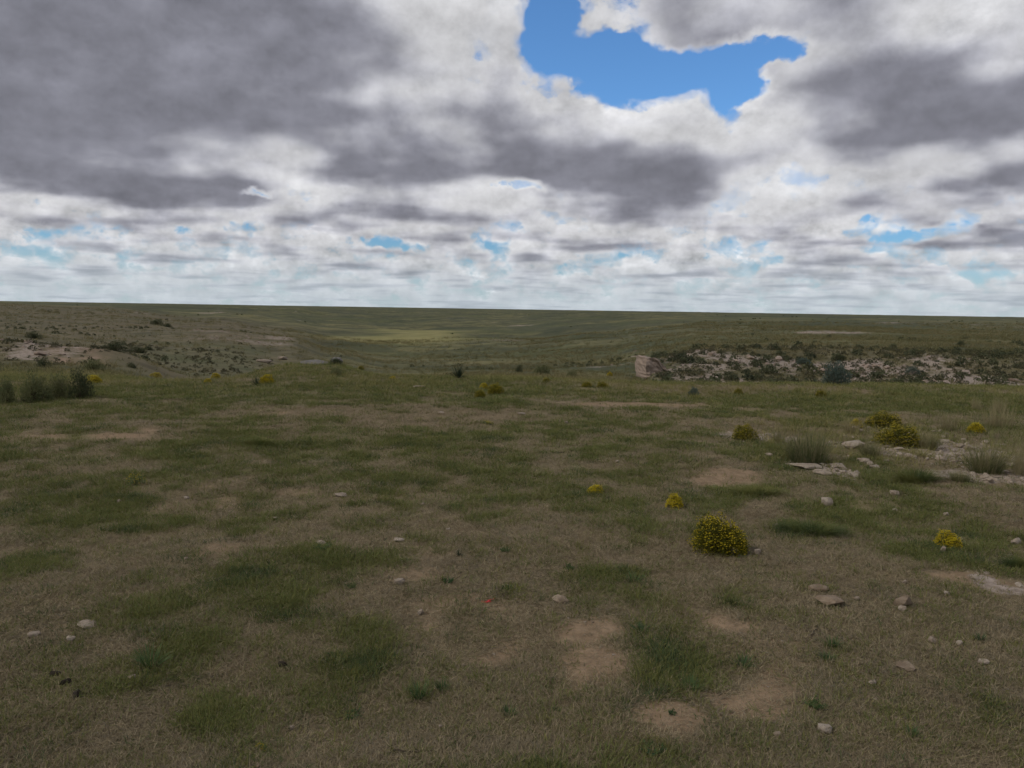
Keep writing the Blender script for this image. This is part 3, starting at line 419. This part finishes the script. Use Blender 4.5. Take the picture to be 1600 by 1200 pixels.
# ------------------------------------------------------------------ mesh makers (unit plants; all return meshes)
class MB:
    def __init__(self): self.v = []; self.f = []
    def blade(self, base, d, L, w, bend, segs=2, rng=random):
        """a narrow leaf from base along d that droops; tapers to a point"""
        base = Vector(base); d = Vector(d).normalized()
        side = d.cross(Vector((0, 0, 1)))
        side = side.normalized() if side.length > 1e-4 else Vector((1, 0, 0))
        a = rng.uniform(-.6, .6); side = (side * math.cos(a) + d.cross(side) * math.sin(a))
        i0 = len(self.v); p = base.copy(); dd = d.copy()
        for s in range(segs):
            ww = w * (1 - .55 * s / segs) * .5
            self.v += [tuple(p - side * ww), tuple(p + side * ww)]
            dd = (dd + Vector((0, 0, -bend / segs))).normalized(); p = p + dd * (L / segs)
        self.v.append(tuple(p))
        for s in range(segs - 1):
            k = i0 + 2 * s; self.f.append((k, k + 1, k + 3, k + 2))
        k = i0 + 2 * (segs - 1); self.f.append((k, k + 1, i0 + 2 * segs))
    def leaf(self, c, d, n, L, w):
        c, d, n = Vector(c), Vector(d), Vector(n); s = d.cross(n)
        if s.length < 1e-4: s = Vector((1, 0, 0))
        s = s.normalized() * w; i = len(self.v)
        self.v += [tuple(c - d * L), tuple(c + s), tuple(c + d * L), tuple(c - s)]; self.f.append((i, i + 1, i + 2, i + 3))
    def dot(self, c, r, rng):
        i = len(self.v); c = Vector(c); j = lambda: rng.uniform(.7, 1.3)
        self.v += [(c.x + r * j(), c.y, c.z), (c.x, c.y + r * j(), c.z), (c.x - r * j(), c.y, c.z), (c.x, c.y - r * j(), c.z), (c.x, c.y, c.z + r * .7), (c.x, c.y, c.z - r * .6)]
        for a, b_ in ((0, 1), (1, 2), (2, 3), (3, 0)): self.f += [(i + a, i + b_, i + 4), (i + b_, i + a, i + 5)]
    def mesh(self, name, mat, smooth=False):
        me = bpy.data.meshes.new(name); me.from_pydata(self.v, [], self.f); me.update()
        me.materials.append(mat)
        if smooth: me.polygons.foreach_set('use_smooth', [True] * len(me.polygons))
        return me
def rdir(rng, lo=0.0):
    while True:
        v = Vector((rng.gauss(0, 1), rng.gauss(0, 1), rng.gauss(0, 1))).normalized()
        if v.z >= lo: return v
def tuft(seed, n, L, w, spread, up, bend, mat, segs=2):
    rng = random.Random(seed); mb = MB()
    for _ in range(n):
        a = rng.uniform(0, 6.283); r = spread * math.sqrt(rng.random())
        out = rng.uniform(.2, 1.0)
        d = Vector((math.cos(a) * out + rng.gauss(0, .3), math.sin(a) * out + rng.gauss(0, .3), up * rng.uniform(.5, 1.4)))
        mb.blade((r * math.cos(a), r * math.sin(a), -.01 * L), d, L * rng.uniform(.5, 1.15), w * rng.uniform(.7, 1.3), bend * rng.uniform(.4, 1.4), segs, rng)
    return mb.mesh('tuft', mat)
def dome_bush(seed, lobes, n_stem, n_leaf, n_flower, leaf_mat, flower_mat, leaf_size=.055, flower_top=.35, stem_show=1.0, fsize=.014):
    """unit-wide bush: stems fan out of the root to lobed domes, leaves along the outer stems, flower heads over the top.
    returns (stems, foliage, flowers) meshes"""
    rng = random.Random(seed); ms, ml, mf = MB(), MB(), MB()
    wts = [l[3] ** 2 for l in lobes]; root = Vector((0, 0, 0))
    def pick():
        lx, ly, lz, lr, lh = rng.choices(lobes, wts)[0]
        d = rdir(rng, -.12); k = 1 + .16 * math.sin(d.x * 7 + lx * 9) * math.cos(d.y * 6) + rng.gauss(0, .05)
        return Vector((lx, ly, lz)), d, Vector((d.x * lr * k, d.y * lr * k, max(d.z, -.05) * lh * k))
    for _ in range(n_stem):
        c, d, o = pick(); tip = c + o; b0 = Vector((c.x * .5 + rng.gauss(0, .04), c.y * .5 + rng.gauss(0, .04), 0))
        ms.blade(b0, (tip - b0), (tip - b0).length * .97, .014 * stem_show, rng.uniform(-.1, .15), 2, rng)
    for _ in range(n_leaf):
        c, d, o = pick(); s = rng.random() ** .45; p = c + o * (.35 + .65 * s); p.z = max(p.z, .02)
        dd = (o.normalized() * .8 + rdir(rng, -1) * .7 + Vector((0, 0, .35))).normalized()
        ml.leaf(p, dd, rdir(rng, -1), leaf_size * rng.uniform(.6, 1.3), leaf_size * .32 * rng.uniform(.7, 1.4))
    for _ in range(n_flower):
        c, d, o = pick()
        if d.z < flower_top + rng.gauss(0, .22): continue
        mf.dot(c + o * rng.uniform(.93, 1.06), fsize * rng.uniform(.7, 1.4), rng)
    return ms.mesh('stems', M['stem']), ml.mesh('foliage', leaf_mat), (mf.mesh('flowers', flower_mat) if n_flower else None)
def stone_mesh(seed, flat, mat, n=26):
    rng = random.Random(seed); bm = bmesh.new()
    for _ in range(n):
        d = rdir(rng, -1); e = max(abs(d.x), abs(d.y), abs(d.z)); k = .55 + .45 / e * .8
        bm.verts.new((d.x * k * .5 * rng.uniform(.8, 1.05), d.y * k * .4 * rng.uniform(.8, 1.05), d.z * k * .5 * rng.uniform(.85, 1)))
    r = bmesh.ops.convex_hull(bm, input=bm.verts)
    bmesh.ops.delete(bm, geom=[v for v in bm.verts if not v.link_faces], context='VERTS')
    z0 = min(v.co.z for v in bm.verts); z1 = max(v.co.z for v in bm.verts)
    for v in bm.verts: v.co.z = (v.co.z - z0) / (z1 - z0) * (flat or 1.0)
    x0 = max(abs(v.co.x) for v in bm.verts)
    for v in bm.verts: v.co.x *= .5 / x0; v.co.y *= .5 / x0
    me = bpy.data.meshes.new('stone'); bm.to_mesh(me); bm.free(); me.materials.append(mat); return me

# ------------------------------------------------------------------ uncountable cover, scattered as instances ('stuff')
def scatter_gn(name, pts, rot, scl, var, variants, label, cat):
    me = bpy.data.meshes.new(name); me.vertices.add(len(pts)); me.vertices.foreach_set('co', np.ascontiguousarray(pts, np.float32).ravel())
    add_attr(me, 'rot', rot); add_attr(me, 'scl', scl); add_attr(me, 'var', var); me.update()
    o = link(bpy.data.objects.new(name, me)); o['kind'] = 'stuff'; o['label'] = label; o['category'] = cat
    g = bpy.data.node_groups.new(name, 'GeometryNodeTree')
    g.interface.new_socket('Geometry', in_out='INPUT', socket_type='NodeSocketGeometry'); g.interface.new_socket('Geometry', in_out='OUTPUT', socket_type='NodeSocketGeometry')
    gi = g.nodes.new('NodeGroupInput'); go = g.nodes.new('NodeGroupOutput'); jn = g.nodes.new('GeometryNodeJoinGeometry'); L = g.links
    def attr(nm):
        q = g.nodes.new('GeometryNodeInputNamedAttribute'); q.data_type = 'FLOAT'; q.inputs[0].default_value = nm; return q.outputs[0]
    cx = g.nodes.new('ShaderNodeCombineXYZ'); L.new(attr('rot'), cx.inputs[2]); er = g.nodes.new('FunctionNodeEulerToRotation'); L.new(cx.outputs[0], er.inputs[0])
    for i, vm in enumerate(variants):
        vo = bpy.data.objects.new(name + '_piece', vm)
        oi = g.nodes.new('GeometryNodeObjectInfo'); oi.inputs[0].default_value = vo
        cp = g.nodes.new('FunctionNodeCompare'); cp.data_type = 'FLOAT'; cp.operation = 'EQUAL'; L.new(attr('var'), cp.inputs[0]); cp.inputs[1].default_value = float(i); cp.inputs['Epsilon'].default_value = .1
        ip = g.nodes.new('GeometryNodeInstanceOnPoints')
        L.new(gi.outputs[0], ip.inputs['Points']); L.new(cp.outputs[0], ip.inputs['Selection']); L.new(oi.outputs['Geometry'], ip.inputs['Instance'])
        L.new(er.outputs[0], ip.inputs['Rotation']); L.new(attr('scl'), ip.inputs['Scale']); L.new(ip.outputs[0], jn.inputs[0])
    L.new(jn.outputs[0], go.inputs[0])
    md = o.modifiers.new('scatter', 'NODES'); md.node_group = g
    return o
def spread(N, Y0, Y1, seed, accept, tmax=.86, power=0.0):
    """N candidate places over the field in front, denser near by; kept with the chance accept(x, y) gives"""
    rs = np.random.RandomState(seed); u = rs.rand(N)
    if power == 0: Y = np.exp(math.log(Y0) + u * math.log(Y1 / Y0))
    else: Y = (Y0 ** power + u * (Y1 ** power - Y0 ** power)) ** (1 / power)
    X = (rs.rand(N) * 2 - 1) * tmax * Y
    k = rs.rand(N) < accept(X, Y); X, Y = X[k], Y[k]
    return X, Y, rs
def do_scatter(name, N, Y0, Y1, seed, accept, size, variants, label, cat, sink=0.0, power=0.0):
    X, Y, rs = spread(N, Y0, Y1, seed, accept, power=power)
    s = size(X, Y, rs)
    P = np.stack([X, Y, height(X, Y) - sink * s], -1)
    return scatter_gn(name, P, rs.rand(len(X)) * 6.283, s, rs.randint(0, len(variants), len(X)), variants, label, cat)
cov = lambda i: (lambda x, y: cover(x, y)[i])
def acc_thatch(x, y):
    b, l, r, _ = cover(x, y); return np.clip((1 - .88 * sstep(b, .2, .7)) * (1 - .4 * l) * (1 - .9 * r), 0, 1)
do_scatter('dead_grass', 150000, 1.9, 19, 1, acc_thatch, lambda x, y, rs: (.5 + .8 * rs.rand(len(x))) * (.75 + .075 * y),
    [tuft(100 + i, 18, .032, .0024, .050, .30, .5, M['thatch']) for i in range(5)], 'short dead straw-coloured grass matted over the meadow', 'dead grass')
def acc_green(x, y):
    b, l, r, _ = cover(x, y); return np.clip(.08 + .95 * sstep(l + .5 * fbm(x, y, .45, 131, 4), .1, 1.0), 0, 1) * (1 - .75 * sstep(b, .3, .8)) * (1 - .7 * r) * (.34 + .66 * sstep(fbm(x, y, .26, 137, 3, .6), -.24, .20))
do_scatter('green_grass', 300000, 1.9, 21, 2, acc_green, lambda x, y, rs: (.5 + .8 * rs.rand(len(x))) * (.7 + .085 * y),
    [tuft(200 + i, 16, .044, .0026, .045, .75, .7, M['green']) for i in range(5)], 'short green grass growing in patches over the meadow', 'grass')
def acc_meadow(x, y):
    t = x / y; rough = .75 * sstep(t, .26, .40) * sstep(y, 7.2, 8.6) * (1 - sstep(y, 10.5, 12))
    _, _, r, _ = cover(x, y)
    return np.clip(sstep(y, 12.5, 17) * (.35 + .65 * sstep(fbm(x, y, 3, 133, 3), -.3, .35)) + rough * .5, 0, 1) * (1 - .7 * r)
do_scatter('meadow_grass', 52000, 7, 30, 3, acc_meadow, lambda x, y, rs: (.45 + .8 * rs.rand(len(x)) ** 1.5),
    [tuft(300 + i, 14, .145, .0040, .05, 1.4, .8, M['meadow'], 3) for i in range(4)], 'taller wispy yellow-green grass along the rim of the meadow', 'grass')
def acc_range(x, y):
    b, l, r, d = cover(x, y); return np.clip(.25 + .75 * sstep(fbm(x, y, 18, 135, 4), -.25, .35), 0, 1) * (1 - .85 * sstep(r, .25, .6)) * (1 - d) * (1 - .6 * (1 - sstep(x / y, -.34, -.22)) * sstep(y, 30, 40))
do_scatter('range_grass', 70000, 22, 420, 4, acc_range, lambda x, y, rs: (.5 + .7 * rs.rand(len(x))) * (.55 + .014 * y) * .75,
    [tuft(400 + i, 16, .36, .018, .22, 1.1, .6, M['rangeg']) for i in range(4)], 'rough range grass covering the slopes beyond the meadow', 'grass')
def brush_mesh(seed, n=70, mat=None):
    rng = random.Random(seed); mb = MB()
    for _ in range(n):
        d = rdir(rng, -.1); p = Vector((d.x * .5, d.y * .5, max(.02, d.z * .55))) * rng.uniform(.55, 1.05)
        mb.leaf(p, (d + rdir(rng, -1) * .8).normalized(), rdir(rng, -1), rng.uniform(.08, .16), rng.uniform(.05, .1))
    return mb.mesh('brush', mat or M['brush'])
def acc_brush(x, y):
    t, Y, r, th = bearing(x, y); b, l, rk, d = cover(x, y)
    bank = sstep(t, .17, .22) * sstep(Y, 32, 38) * (1 - sstep(Y, 56, 64))
    n = fbm(x, y, 26, 141, 4) + .6 * fbm(x, y, 220, 143, 3)
    g = sstep(t, -.56, -.5) * (1 - sstep(t, -.38, -.33)) * sstep(Y, 44, 60) * (1 - sstep(Y, 92, 105))
    return np.clip(.5 * bank + .3 * g * sstep(fbm(x, y, 9, 145, 3), .0, .4) + .75 * sstep(n, .25 + .25 * sstep(Y, 200, 900), .6 + .3 * sstep(Y, 200, 900)) * sstep(Y, 45, 90), 0, 1) * (1 - .8 * patch_yellow(x, y)) * (1 - d)
do_scatter('brush', 17000, 32, 3200, 5, acc_brush, lambda x, y, rs: (.25 + .5 * rs.rand(len(x)) ** 2) * (1 + np.minimum(y, 2500) * .0026),
    [brush_mesh(500 + i) for i in range(5)], 'dark low brush dotting the slopes and gullies', 'brush')
def acc_bankbrush(x, y):
    t, Y, r, th = bearing(x, y)
    bank = sstep(t, .165, .20) * sstep(Y, 31, 36) * (1 - sstep(Y, 55, 64)); left = (1 - sstep(t, -.58, -.5)) * sstep(Y, 30, 35) * (1 - sstep(Y, 44, 50))
    gully = sstep(t, -.58, -.52) * (1 - sstep(t, -.36, -.30)) * sstep(Y, 40, 55) * (1 - sstep(Y, 92, 108))
    return np.clip((bank + left) * (.25 + .75 * sstep(fbm(x, y, 5, 161, 3), -.25, .3)) + .28 * gully * sstep(fbm(x, y, 12, 163, 3), .0, .4), 0, 1)
do_scatter('bank_scrub', 30000, 30, 110, 9, acc_bankbrush, lambda x, y, rs: (.16 + .34 * rs.rand(len(x)) ** 2.5) * (.6 + .008 * y),
    [brush_mesh(520 + i, 46, M['scrub']) for i in range(5)], 'small dull scrub and grass tufts speckling the rocky banks', 'scrub', power=1.0)
def acc_rubble(x, y): return np.clip(1.5 * cover(x, y)[2] - .25, 0, 1)
do_scatter('rock_rubble', 42000, 19, 190, 6, acc_rubble, lambda x, y, rs: (.05 + .20 * rs.rand(len(x)) ** 3) * (.7 + .012 * y),
    [stone_mesh(600 + i, .34 + .07 * i, M['ledge'], 14) for i in range(5)], 'broken pale rock strewn over the banks and knolls', 'rubble', .25, power=1.0)
do_scatter('pale_gravel', 110000, 3.5, 13, 7, lambda x, y: np.clip(1.4 * blobs(x, y, ROCKY, .6) - .15, 0, 1) * sstep(fbm(x, y, .5, 151, 3), -.35, .3), lambda x, y, rs: .016 + .085 * rs.rand(len(x)) ** 3.5,
    [stone_mesh(620 + i, .34 + .07 * i, M['pale'], 14) for i in range(5)], 'pale gravel and stone chips in the rubble patches', 'gravel', .3, power=1.6)
do_scatter('pebbles', 3500, 1.9, 15, 8, lambda x, y: .15 + .7 * cover(x, y)[0], lambda x, y, rs: .006 + .022 * rs.rand(len(x)) ** 4,
    [stone_mesh(640 + i, .34 + .07 * i, M[q], 12) for i, q in enumerate(('pale', 'brown', 'pale', 'brown'))], 'scattered pebbles on bare soil', 'pebbles', .3)

# ------------------------------------------------------------------ single things
def thing(name, x, y, label, cat, group=None, rotz=0.0, scale=(1, 1, 1), sink=0.0):
    o = bpy.data.objects.new(name, None); link(o); o.empty_display_size = .1
    o.location = (x, y, float(height(x, y)) - sink); o.rotation_euler = (0, 0, rotz); o.scale = scale
    o['label'] = label; o['category'] = cat
    if group: o['group'] = group
    return o
def part(name, me, parent):
    o = link(bpy.data.objects.new(name, me), parent)
    if name in ('flowers', 'foliage', 'stems', 'blades', 'seed_stalks', 'leaves', 'dead_leaves'): o['kind'] = 'stuff'
    return o
def single(name, me, x, y, label, cat, group=None, rotz=0.0, scale=(1, 1, 1), sink=0.0, tilt=(0, 0)):
    o = bpy.data.objects.new(name, me); link(o)
    o.location = (x, y, float(height(x, y)) - sink); o.rotation_euler = (tilt[0], tilt[1], rotz); o.scale = scale
    o['label'] = label; o['category'] = cat
    if group: o['group'] = group
    return o
rnd = random.Random(77)
one = [(0, 0, 0, .5, 1.0)]
BV = [dome_bush(11, [(-.10, 0, .0, .40, 1.0), (.21, -.08, 0, .29, .80), (.34, -.14, 0, .17, .48)], 220, 8000, 1900, M['leaf'], M['flower'], .034, .2),
      dome_bush(12, one, 120, 3000, 1000, M['leaf'], M['dull'], .040, .2, 1.0, .022),
      dome_bush(13, [(-.1, 0, 0, .4, 1.0), (.2, .1, 0, .3, .8)], 90, 700, 1500, M['leaf'], M['flower'], .045, .0, 1.0, .030),
      dome_bush(14, [(-.15, 0, 0, .35, .9), (.2, .05, 0, .3, 1.0)], 60, 420, 130, M['forb'], M['flower'], .055, .35, 1.0, .032)]
for (x, y, w, h, v, lab) in BUSHES:
    grp = 'yellow-flowered bushes on the prairie'
    t = thing('flowering_bush', x, y, lab, 'bush', grp, 0 if v == 0 else rnd.uniform(0, 6.28), (w, w, h), .01)
    for nm, me in zip(('stems', 'foliage', 'flowers'), BV[v]):
        if v == 3 and nm == 'flowers' and 'orange' in lab: me = me.copy(); me.materials[0] = M['orange']
        part(nm, me, t)
SV = [dome_bush(21, [(-.15, 0, 0, .36, .9), (.18, .05, 0, .32, 1.0)], 120, 2200, 0, M['sage'], None, .045),
      dome_bush(22, [(-.1, 0, 0, .4, 1.0), (.2, .05, 0, .3, .75)], 110, 1900, 0, M['dark'], None, .045),
      dome_bush(23, one, 120, 2000, 0, M['bluish'], None, .05)]
for (x, y, w, h, v, lab) in SHRUBS:
    grp = 'shrubs on the rim and slopes'
    t = thing('shrub', x, y, lab, 'shrub', grp, rnd.uniform(0, 6.28), (w, w, h * 1.3), .03)
    for nm, me in zip(('stems', 'foliage'), SV[v]): part(nm, me, t)
def yucca_mesh(seed):
    rng = random.Random(seed); mb = MB()
    for _ in range(75):
        d = rdir(rng, .08); mb.blade((d.x * .05, d.y * .05, .03), (d.x, d.y, d.z * 1.3 + .1), rng.uniform(.42, .56), .030, rng.uniform(0, .15), 2, rng)
    return mb.mesh('leaves', M['yucca'])
for i, (x, y, w, h, lab) in enumerate(YUCCA):
    t = thing('yucca', x, y, lab, 'yucca', 'spiky yuccas', i * 1.7, (w, w, h * 1.7), .01)
    part('leaves', yucca_mesh(30 + i), t)
    mb = MB(); rng = random.Random(i)
    for _ in range(14): d = rdir(rng, -.05); mb.blade((0, 0, .02), (d.x, d.y, .02), .3, .03, .2, 2, rng)
    part('dead_leaves', mb.mesh('dead_leaves', M['thatch']), t)
def forb_meshes(seed, kind):
    rng = random.Random(seed); ms, ml = MB(), MB()
    for _ in range(40 if kind == 0 else 75):
        a = rng.uniform(0, 6.283); o = rng.uniform(.1, 1); r = .25 * math.sqrt(rng.random())
        b0 = Vector((r * math.cos(a), r * math.sin(a), 0)); d = Vector((math.cos(a) * o, math.sin(a) * o, 1.1))
        if kind == 1: ml.blade(b0, d, rng.uniform(.4, .9), .032, rng.uniform(.1, .8), 3, rng); continue
        L = rng.uniform(.3, .6); ms.blade(b0, d, L, .02, .3, 2, rng)
        for q in range(9):
            p = b0 + d.normalized() * L * rng.uniform(.25, 1); ml.leaf(p + rdir(rng, -1) * .05, (rdir(rng, -.3) + d * .4).normalized(), rdir(rng, -1), .06, .026)
    return (ms.mesh('stems', M['stem']) if kind == 0 else None), ml.mesh('foliage', M['forb'])
FV = [[forb_meshes(40 + k * 10 + i, k) for i in range(3)] for k in (0, 1)]
for i, (x, y, w, h, k, lab) in enumerate(FORBS):
    ms, ml = FV[k][i % 3]
    t = thing('green_forb', x, y, lab, 'plant', 'green forbs in the foreground', rnd.uniform(0, 6.28), (w, w, h * 1.3), .004)
    part('foliage', ml, t)
    if ms: part('stems', ms, t)
def clump_mesh(seed, n, mat, w, up, bend):
    rng = random.Random(seed); mb = MB()
    for _ in range(n):
        a = rng.uniform(0, 6.283); r = .34 * math.sqrt(rng.random()); o = rng.uniform(0, .55)
        mb.blade((r * math.cos(a), r * math.sin(a), -.02), (math.cos(a) * o + rng.gauss(0, .15), math.sin(a) * o + rng.gauss(0, .15), up), rng.uniform(.45, 1.08), w * rng.uniform(.6, 1.3), bend * rng.uniform(.3, 1.5), 3, rng)
    return mb.mesh('blades', mat)
CV = [clump_mesh(60, 520, M['clump'], .010, .9, .7), clump_mesh(61, 260, M['blond'], .009, 1.6, .35), clump_mesh(62, 1500, M['green'], .008, .7, .8)]
for (x, y, w, h, k, lab) in CLUMPS:
    t = thing('grass_clump', x, y, lab, 'grass clump', 'grass clumps on the rubble patches', rnd.uniform(0, 6.28), (w, w * .7 if k < 2 else w * .5, h * 1.05), .005)
    if k == 2: t.rotation_euler.z = rnd.uniform(-.3, .3)
    part('blades', CV[k], t)
    if k == 0: part('seed_stalks', CV[1], t)
ROUND = {q: [stone_mesh(700 + i, 0, M[q]) for i in range(6)] for q in ('pale', 'brown', 'grey')}
for i, (x, y, w, h, flat, brown, lab) in enumerate(STONES):
    mat = 'pale' if not brown else ('grey' if 'grey' in lab else 'brown')
    dep = 1.0 if not flat else 1.25
    single('stone', ROUND[mat][i % 6], x, y + w * .3, lab, 'stone', 'stones lying in the meadow', rnd.uniform(-.5, .5), (w, w * dep, max(h * (.75 if flat else 1.15), w * .16)), .12 * h, (rnd.uniform(-.08, .08), rnd.uniform(-.1, .1)))
# countable stones of the rubble patch and of the far bank: the largest are things, the rest is rubble and gravel
def many_stones(n, Y0, Y1, seed, accept, smin, smax, mat, kind, marks, grp, power):
    X, Y, rs = spread(n * 40, Y0, Y1, seed, accept, tmax=.70, power=power)
    for i in range(min(n, len(X))):
        s = smin + (smax - smin) * rs.rand() ** 2.2; f = .24 + .36 * rs.rand()
        q = (s - smin) / (smax - smin)
        size = 'small' if q < .12 else 'mid-sized' if q < .4 else 'large'; form = 'flat' if f < .36 else 'lumpy' if f < .5 else 'blocky'
        mk = min(marks, key=lambda k: (k[0] - X[i]) ** 2 + (k[1] - Y[i]) ** 2)[2]
        single('stone', ROUND2[mat][i % 6], X[i], Y[i], f'{size} {form} {kind} {mk}', 'stone', grp, rs.rand() * 6.28, (s, s * (.7 + .5 * rs.rand()), s * f), s * f * .18, ((rs.rand() - .5) * .3, (rs.rand() - .5) * .3))
ROUND2 = {q: [stone_mesh(720 + i, 0, M[q], 20) for i in range(6)] for q in ('pale', 'ledge')}
many_stones(190, 6.2, 11.5, 31, lambda x, y: np.clip(1.3 * blobs(x, y, ROCKY, 1.6) - .05, 0, 1) * (x / y > .2), .035, .13, 'pale', 'white stone', RUBBLE_MARKS, 'white stones of the rubble patch', 1.6)
many_stones(110, 33, 60, 32, lambda x, y: np.clip(2 * cover(x, y)[2] - .8, 0, 1) * (x / y > .16), .2, .6, 'ledge', 'pale rock', BANK_MARKS, 'pale rocks of the far bank', 1.0)
many_stones(24, 31, 46, 33, lambda x, y: np.clip(2 * cover(x, y)[2] - .7, 0, 1) * (x / y < -.5), .25, .7, 'ledge', 'pale rock on the left bank', LEFT_MARKS, 'pale rocks of the left bank', 1.0)
# the pale ledge that ends the far bank
def ledge_mesh(seed):
    bm = bmesh.new(); bmesh.ops.create_cube(bm, size=1); bmesh.ops.subdivide_edges(bm, edges=bm.edges, cuts=11, use_grid_fill=True)
    for v in bm.verts:
        c = v.co; x, y, z = c.x, c.y, c.z + .5
        k = 1 - .30 * max(0, z - .55) ** 1.2
        n = float(fbm(x * 3 + z * 1.5, y * 3 - z * 2.1, .9, seed, 4, .6)); n2 = float(vnoise(z * 9 + x, y + x * 2, 1.0, seed + 3))
        top = 1 - .55 * float(sstep(x, -.1, .5))
        c.x = x * k * (1 + .18 * n) + .03 * n2; c.y = y * k * (1 + .18 * n) + .05 * n2; c.z = z * top * (1 + .10 * n)
    me = bpy.data.meshes.new('rock_ledge'); bm.to_mesh(me); bm.free(); me.materials.append(M['ledge']); return me
single('rock_ledge', ledge_mesh(5), LEDGE[0] + .1, LEDGE[1] + 1.2, 'pale pinkish rock ledge at the end of the far rocky bank', 'rock', None, .15, (1.45, 2.0, 1.2), .42)
# small litter
rng = random.Random(5); mb = MB()
for i in range(5): mb.blade((rng.uniform(-.02, .02), rng.uniform(-.012, .012), .004), (rng.uniform(-1, 1), rng.uniform(-.5, .5), rng.uniform(.1, .5)), rng.uniform(.025, .045), .014, .5, 3, rng)
sc = mb.mesh('red_scrap', M['red']); so = single('red_scrap', sc, SCRAP[0], SCRAP[1], 'crumpled bright red scrap lying on bare brown soil', 'scrap')
sm = so.modifiers.new('thick', 'SOLIDIFY'); sm.thickness = .002
clod = [stone_mesh(760 + i, 0, M['dung'], 22) for i in range(2)]
for i, (x, y) in enumerate(CLODS):
    single('dark_clod', clod[i % 2], x, y, 'dark lump of dried dung in the short grass', 'dung', 'dark lumps in the grass', i, (.05, .04, .028), .004)
def twig_mesh(seed):
    rng = random.Random(seed); bm = bmesh.new(); p = Vector((-.5, 0, .03)); ring = None
    for s in range(9):
        r = .035 * (1 - s / 11); vs_ = [bm.verts.new(p + Vector((0, math.cos(a) * r, math.sin(a) * r))) for a in (0, 1.57, 3.14, 4.71)]
        if ring:
            for q in range(4): bm.faces.new((ring[q], ring[(q + 1) % 4], vs_[(q + 1) % 4], vs_[q]))
        else: bm.faces.new(vs_)
        ring = vs_; p = p + Vector((.125, rng.gauss(0, .03), rng.gauss(0, .012)))
    bm.faces.new(ring[::-1]); me = bpy.data.meshes.new('twig'); bm.to_mesh(me); bm.free(); me.materials.append(M['stem']); return me
for i, (x, y) in enumerate(TWIGS):
    single('twig', twig_mesh(80 + i), x, y, 'thin dead twig lying on the short grass', 'twig', 'dead twigs on the meadow', i * 1.1, (.16, .12, .12), -.004)
